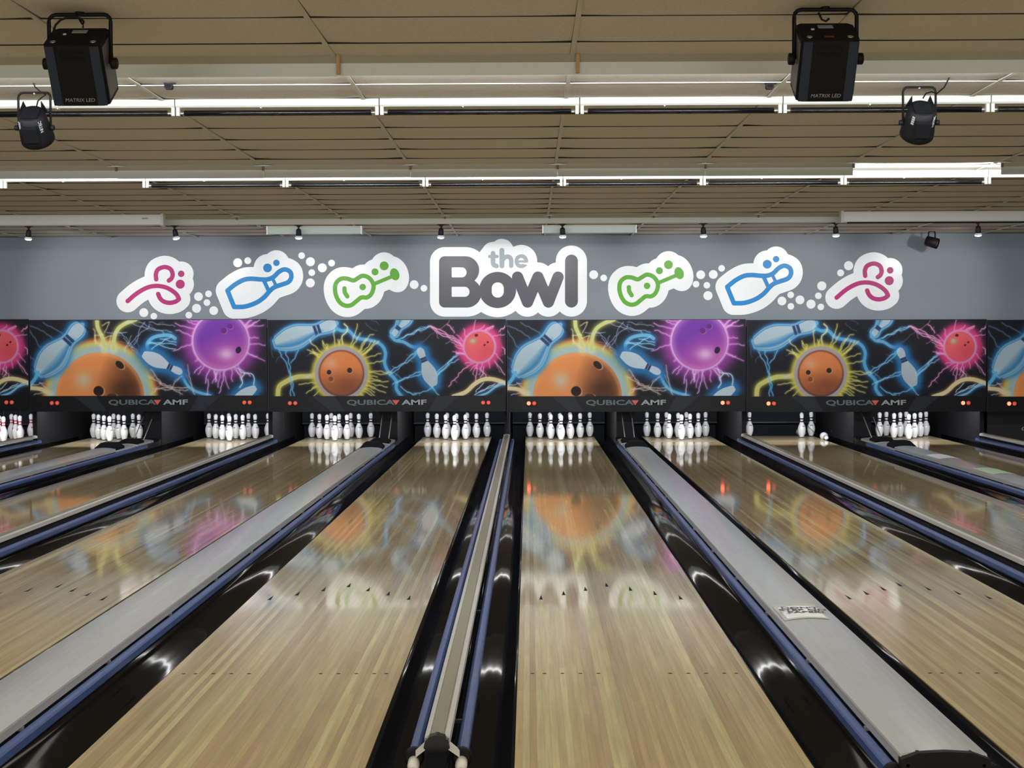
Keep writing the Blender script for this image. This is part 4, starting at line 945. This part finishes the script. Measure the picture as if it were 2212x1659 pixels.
# the large lettering
s = SD(830, 2060, 30, 670)
Bm = mn(s.rbox(928, 1100, 185, 568, 42), s.rbox(980, 1125, 185, 568, 4)); Bm = np.where(s.X > 1124, 999., Bm)
Bm = mn(mn(Bm, s.disc(1123, 289, 104)), s.disc(1136, 460, 108)); Bm = mn(Bm, s.rbox(1060, 1136, 352, 568, 4))
for x1, ya, yb in ((1133, 268, 343), (1155, 413, 488)):
    Bm = np.maximum(Bm, -mn(s.rbox(1040, x1, ya, yb, 36), s.rbox(1022, 1085, ya, yb, 5)))
o_ = np.maximum(s.ell(1365, 437, 138, 135), -s.rbox(1321, 1411, 380, 494, 44))
w_ = s.cap([(1514, 341), (1588, 527), (1666, 341), (1744, 527), (1816, 341)], 42)
l_ = s.cap([(1916, 221), (1916, 520)], 48)
t_ = mn(mn(s.cap(curve([(1331, 163), (1331, 225), (1336, 248), (1356, 258)]), 17), s.cap([(1306, 187), (1362, 187)], 12)), s.cap([(1345, 256), (1360, 259)], 14))
h_ = mn(s.cap([(1397, 141), (1397, 257)], 18), s.cap(curve([(1402, 215), (1422, 192), (1450, 190), (1466, 212), (1466, 257)]), 16))
e_ = np.maximum(np.abs(s.ell(1542, 222, 37, 38))-13.5, -s.cap([(1590, 240), (1566, 240)], 7)); e_ = mn(e_, s.cap([(1508, 224), (1578, 224)], 8))
big = [('letter', Bm, 'vinyl_charcoal'), ('letter', o_, 'vinyl_charcoal'), ('letter', w_, 'vinyl_charcoal'), ('letter', l_, 'vinyl_charcoal'), ('letter', t_, 'vinyl_grey'), ('letter', h_, 'vinyl_grey'), ('letter', e_, 'vinyl_grey')]
sticker('name_sign', s, big, 68, TR(680, 500, .28933), 'large white cloud-shaped wall sign reading the Bowl in charcoal letters', None, 'wall sign')
# bubbles
BUB = [('below the left magenta figure', 230, 500, .24864, [(325, 705, 39), (412, 736, 29)]),
       ('between the left magenta figure and blue pin', 230, 500, .24864, [(716, 727, 29), (783, 668, 39), (800, 566, 38), (873, 618, 29), (887, 542, 29), (932, 688, 38)]),
       ('above the left blue pin sticker', 230, 500, .24864, [(1141, 272, 39), (1228, 254, 30)]),
       ('between the left blue pin and green guitar', 230, 500, .24864, [(1696, 210, 29), (1772, 263, 39), (1771, 447, 39), (1784, 358, 29), (1875, 316, 39), (1956, 275, 29)]),
       ('between the left green guitar and the large lettering', 680, 500, .28933, [(742, 397, 33), (815, 424, 25)]),
       ('between the large lettering and the right green guitar', 680, 500, .28933, [(2082, 323, 33), (2157, 347, 25)]),
       ('between the right green guitar and blue pin', 1260, 500, .33906, [(718, 336, 21), (748, 276, 28), (787, 343, 21), (794, 409, 29), (828, 274, 28), (881, 235, 21)]),
       ('between the right blue pin and magenta figure', 1260, 500, .33906, [(1265, 443, 28), (1321, 404, 21), (1322, 477, 21), (1380, 436, 28), (1450, 463, 29), (1497, 410, 21), (1513, 481, 21), (1519, 347, 29)]),
       ('above left of the right magenta figure', 1260, 500, .33906, [(1639, 264, 22), (1690, 218, 29)])]
for wh, ox, oy, sc, L in BUB:
    L = sorted(L)
    for k, (x, y, r) in enumerate(L):
        a = onY(ox+x*sc, oy+y*sc, WY); rr = r*sc/(FPX/21.9)
        big_ = 'larger' if r*sc > 8.3 else 'smaller'
        lab = f'{big_} bubble dot {wh}, {ordl(k, len(L))}'
        o = MB().lathe([(rr, 0), (rr, .005)], 28, mx=Matrix.Rotation(math.pi/2, 4, 'X')).build('bubble_sticker', 'sticker', None, (a.x, D0, a.z))
        tag(o, lab, 'wall sticker', f'white bubble dots {wh}')
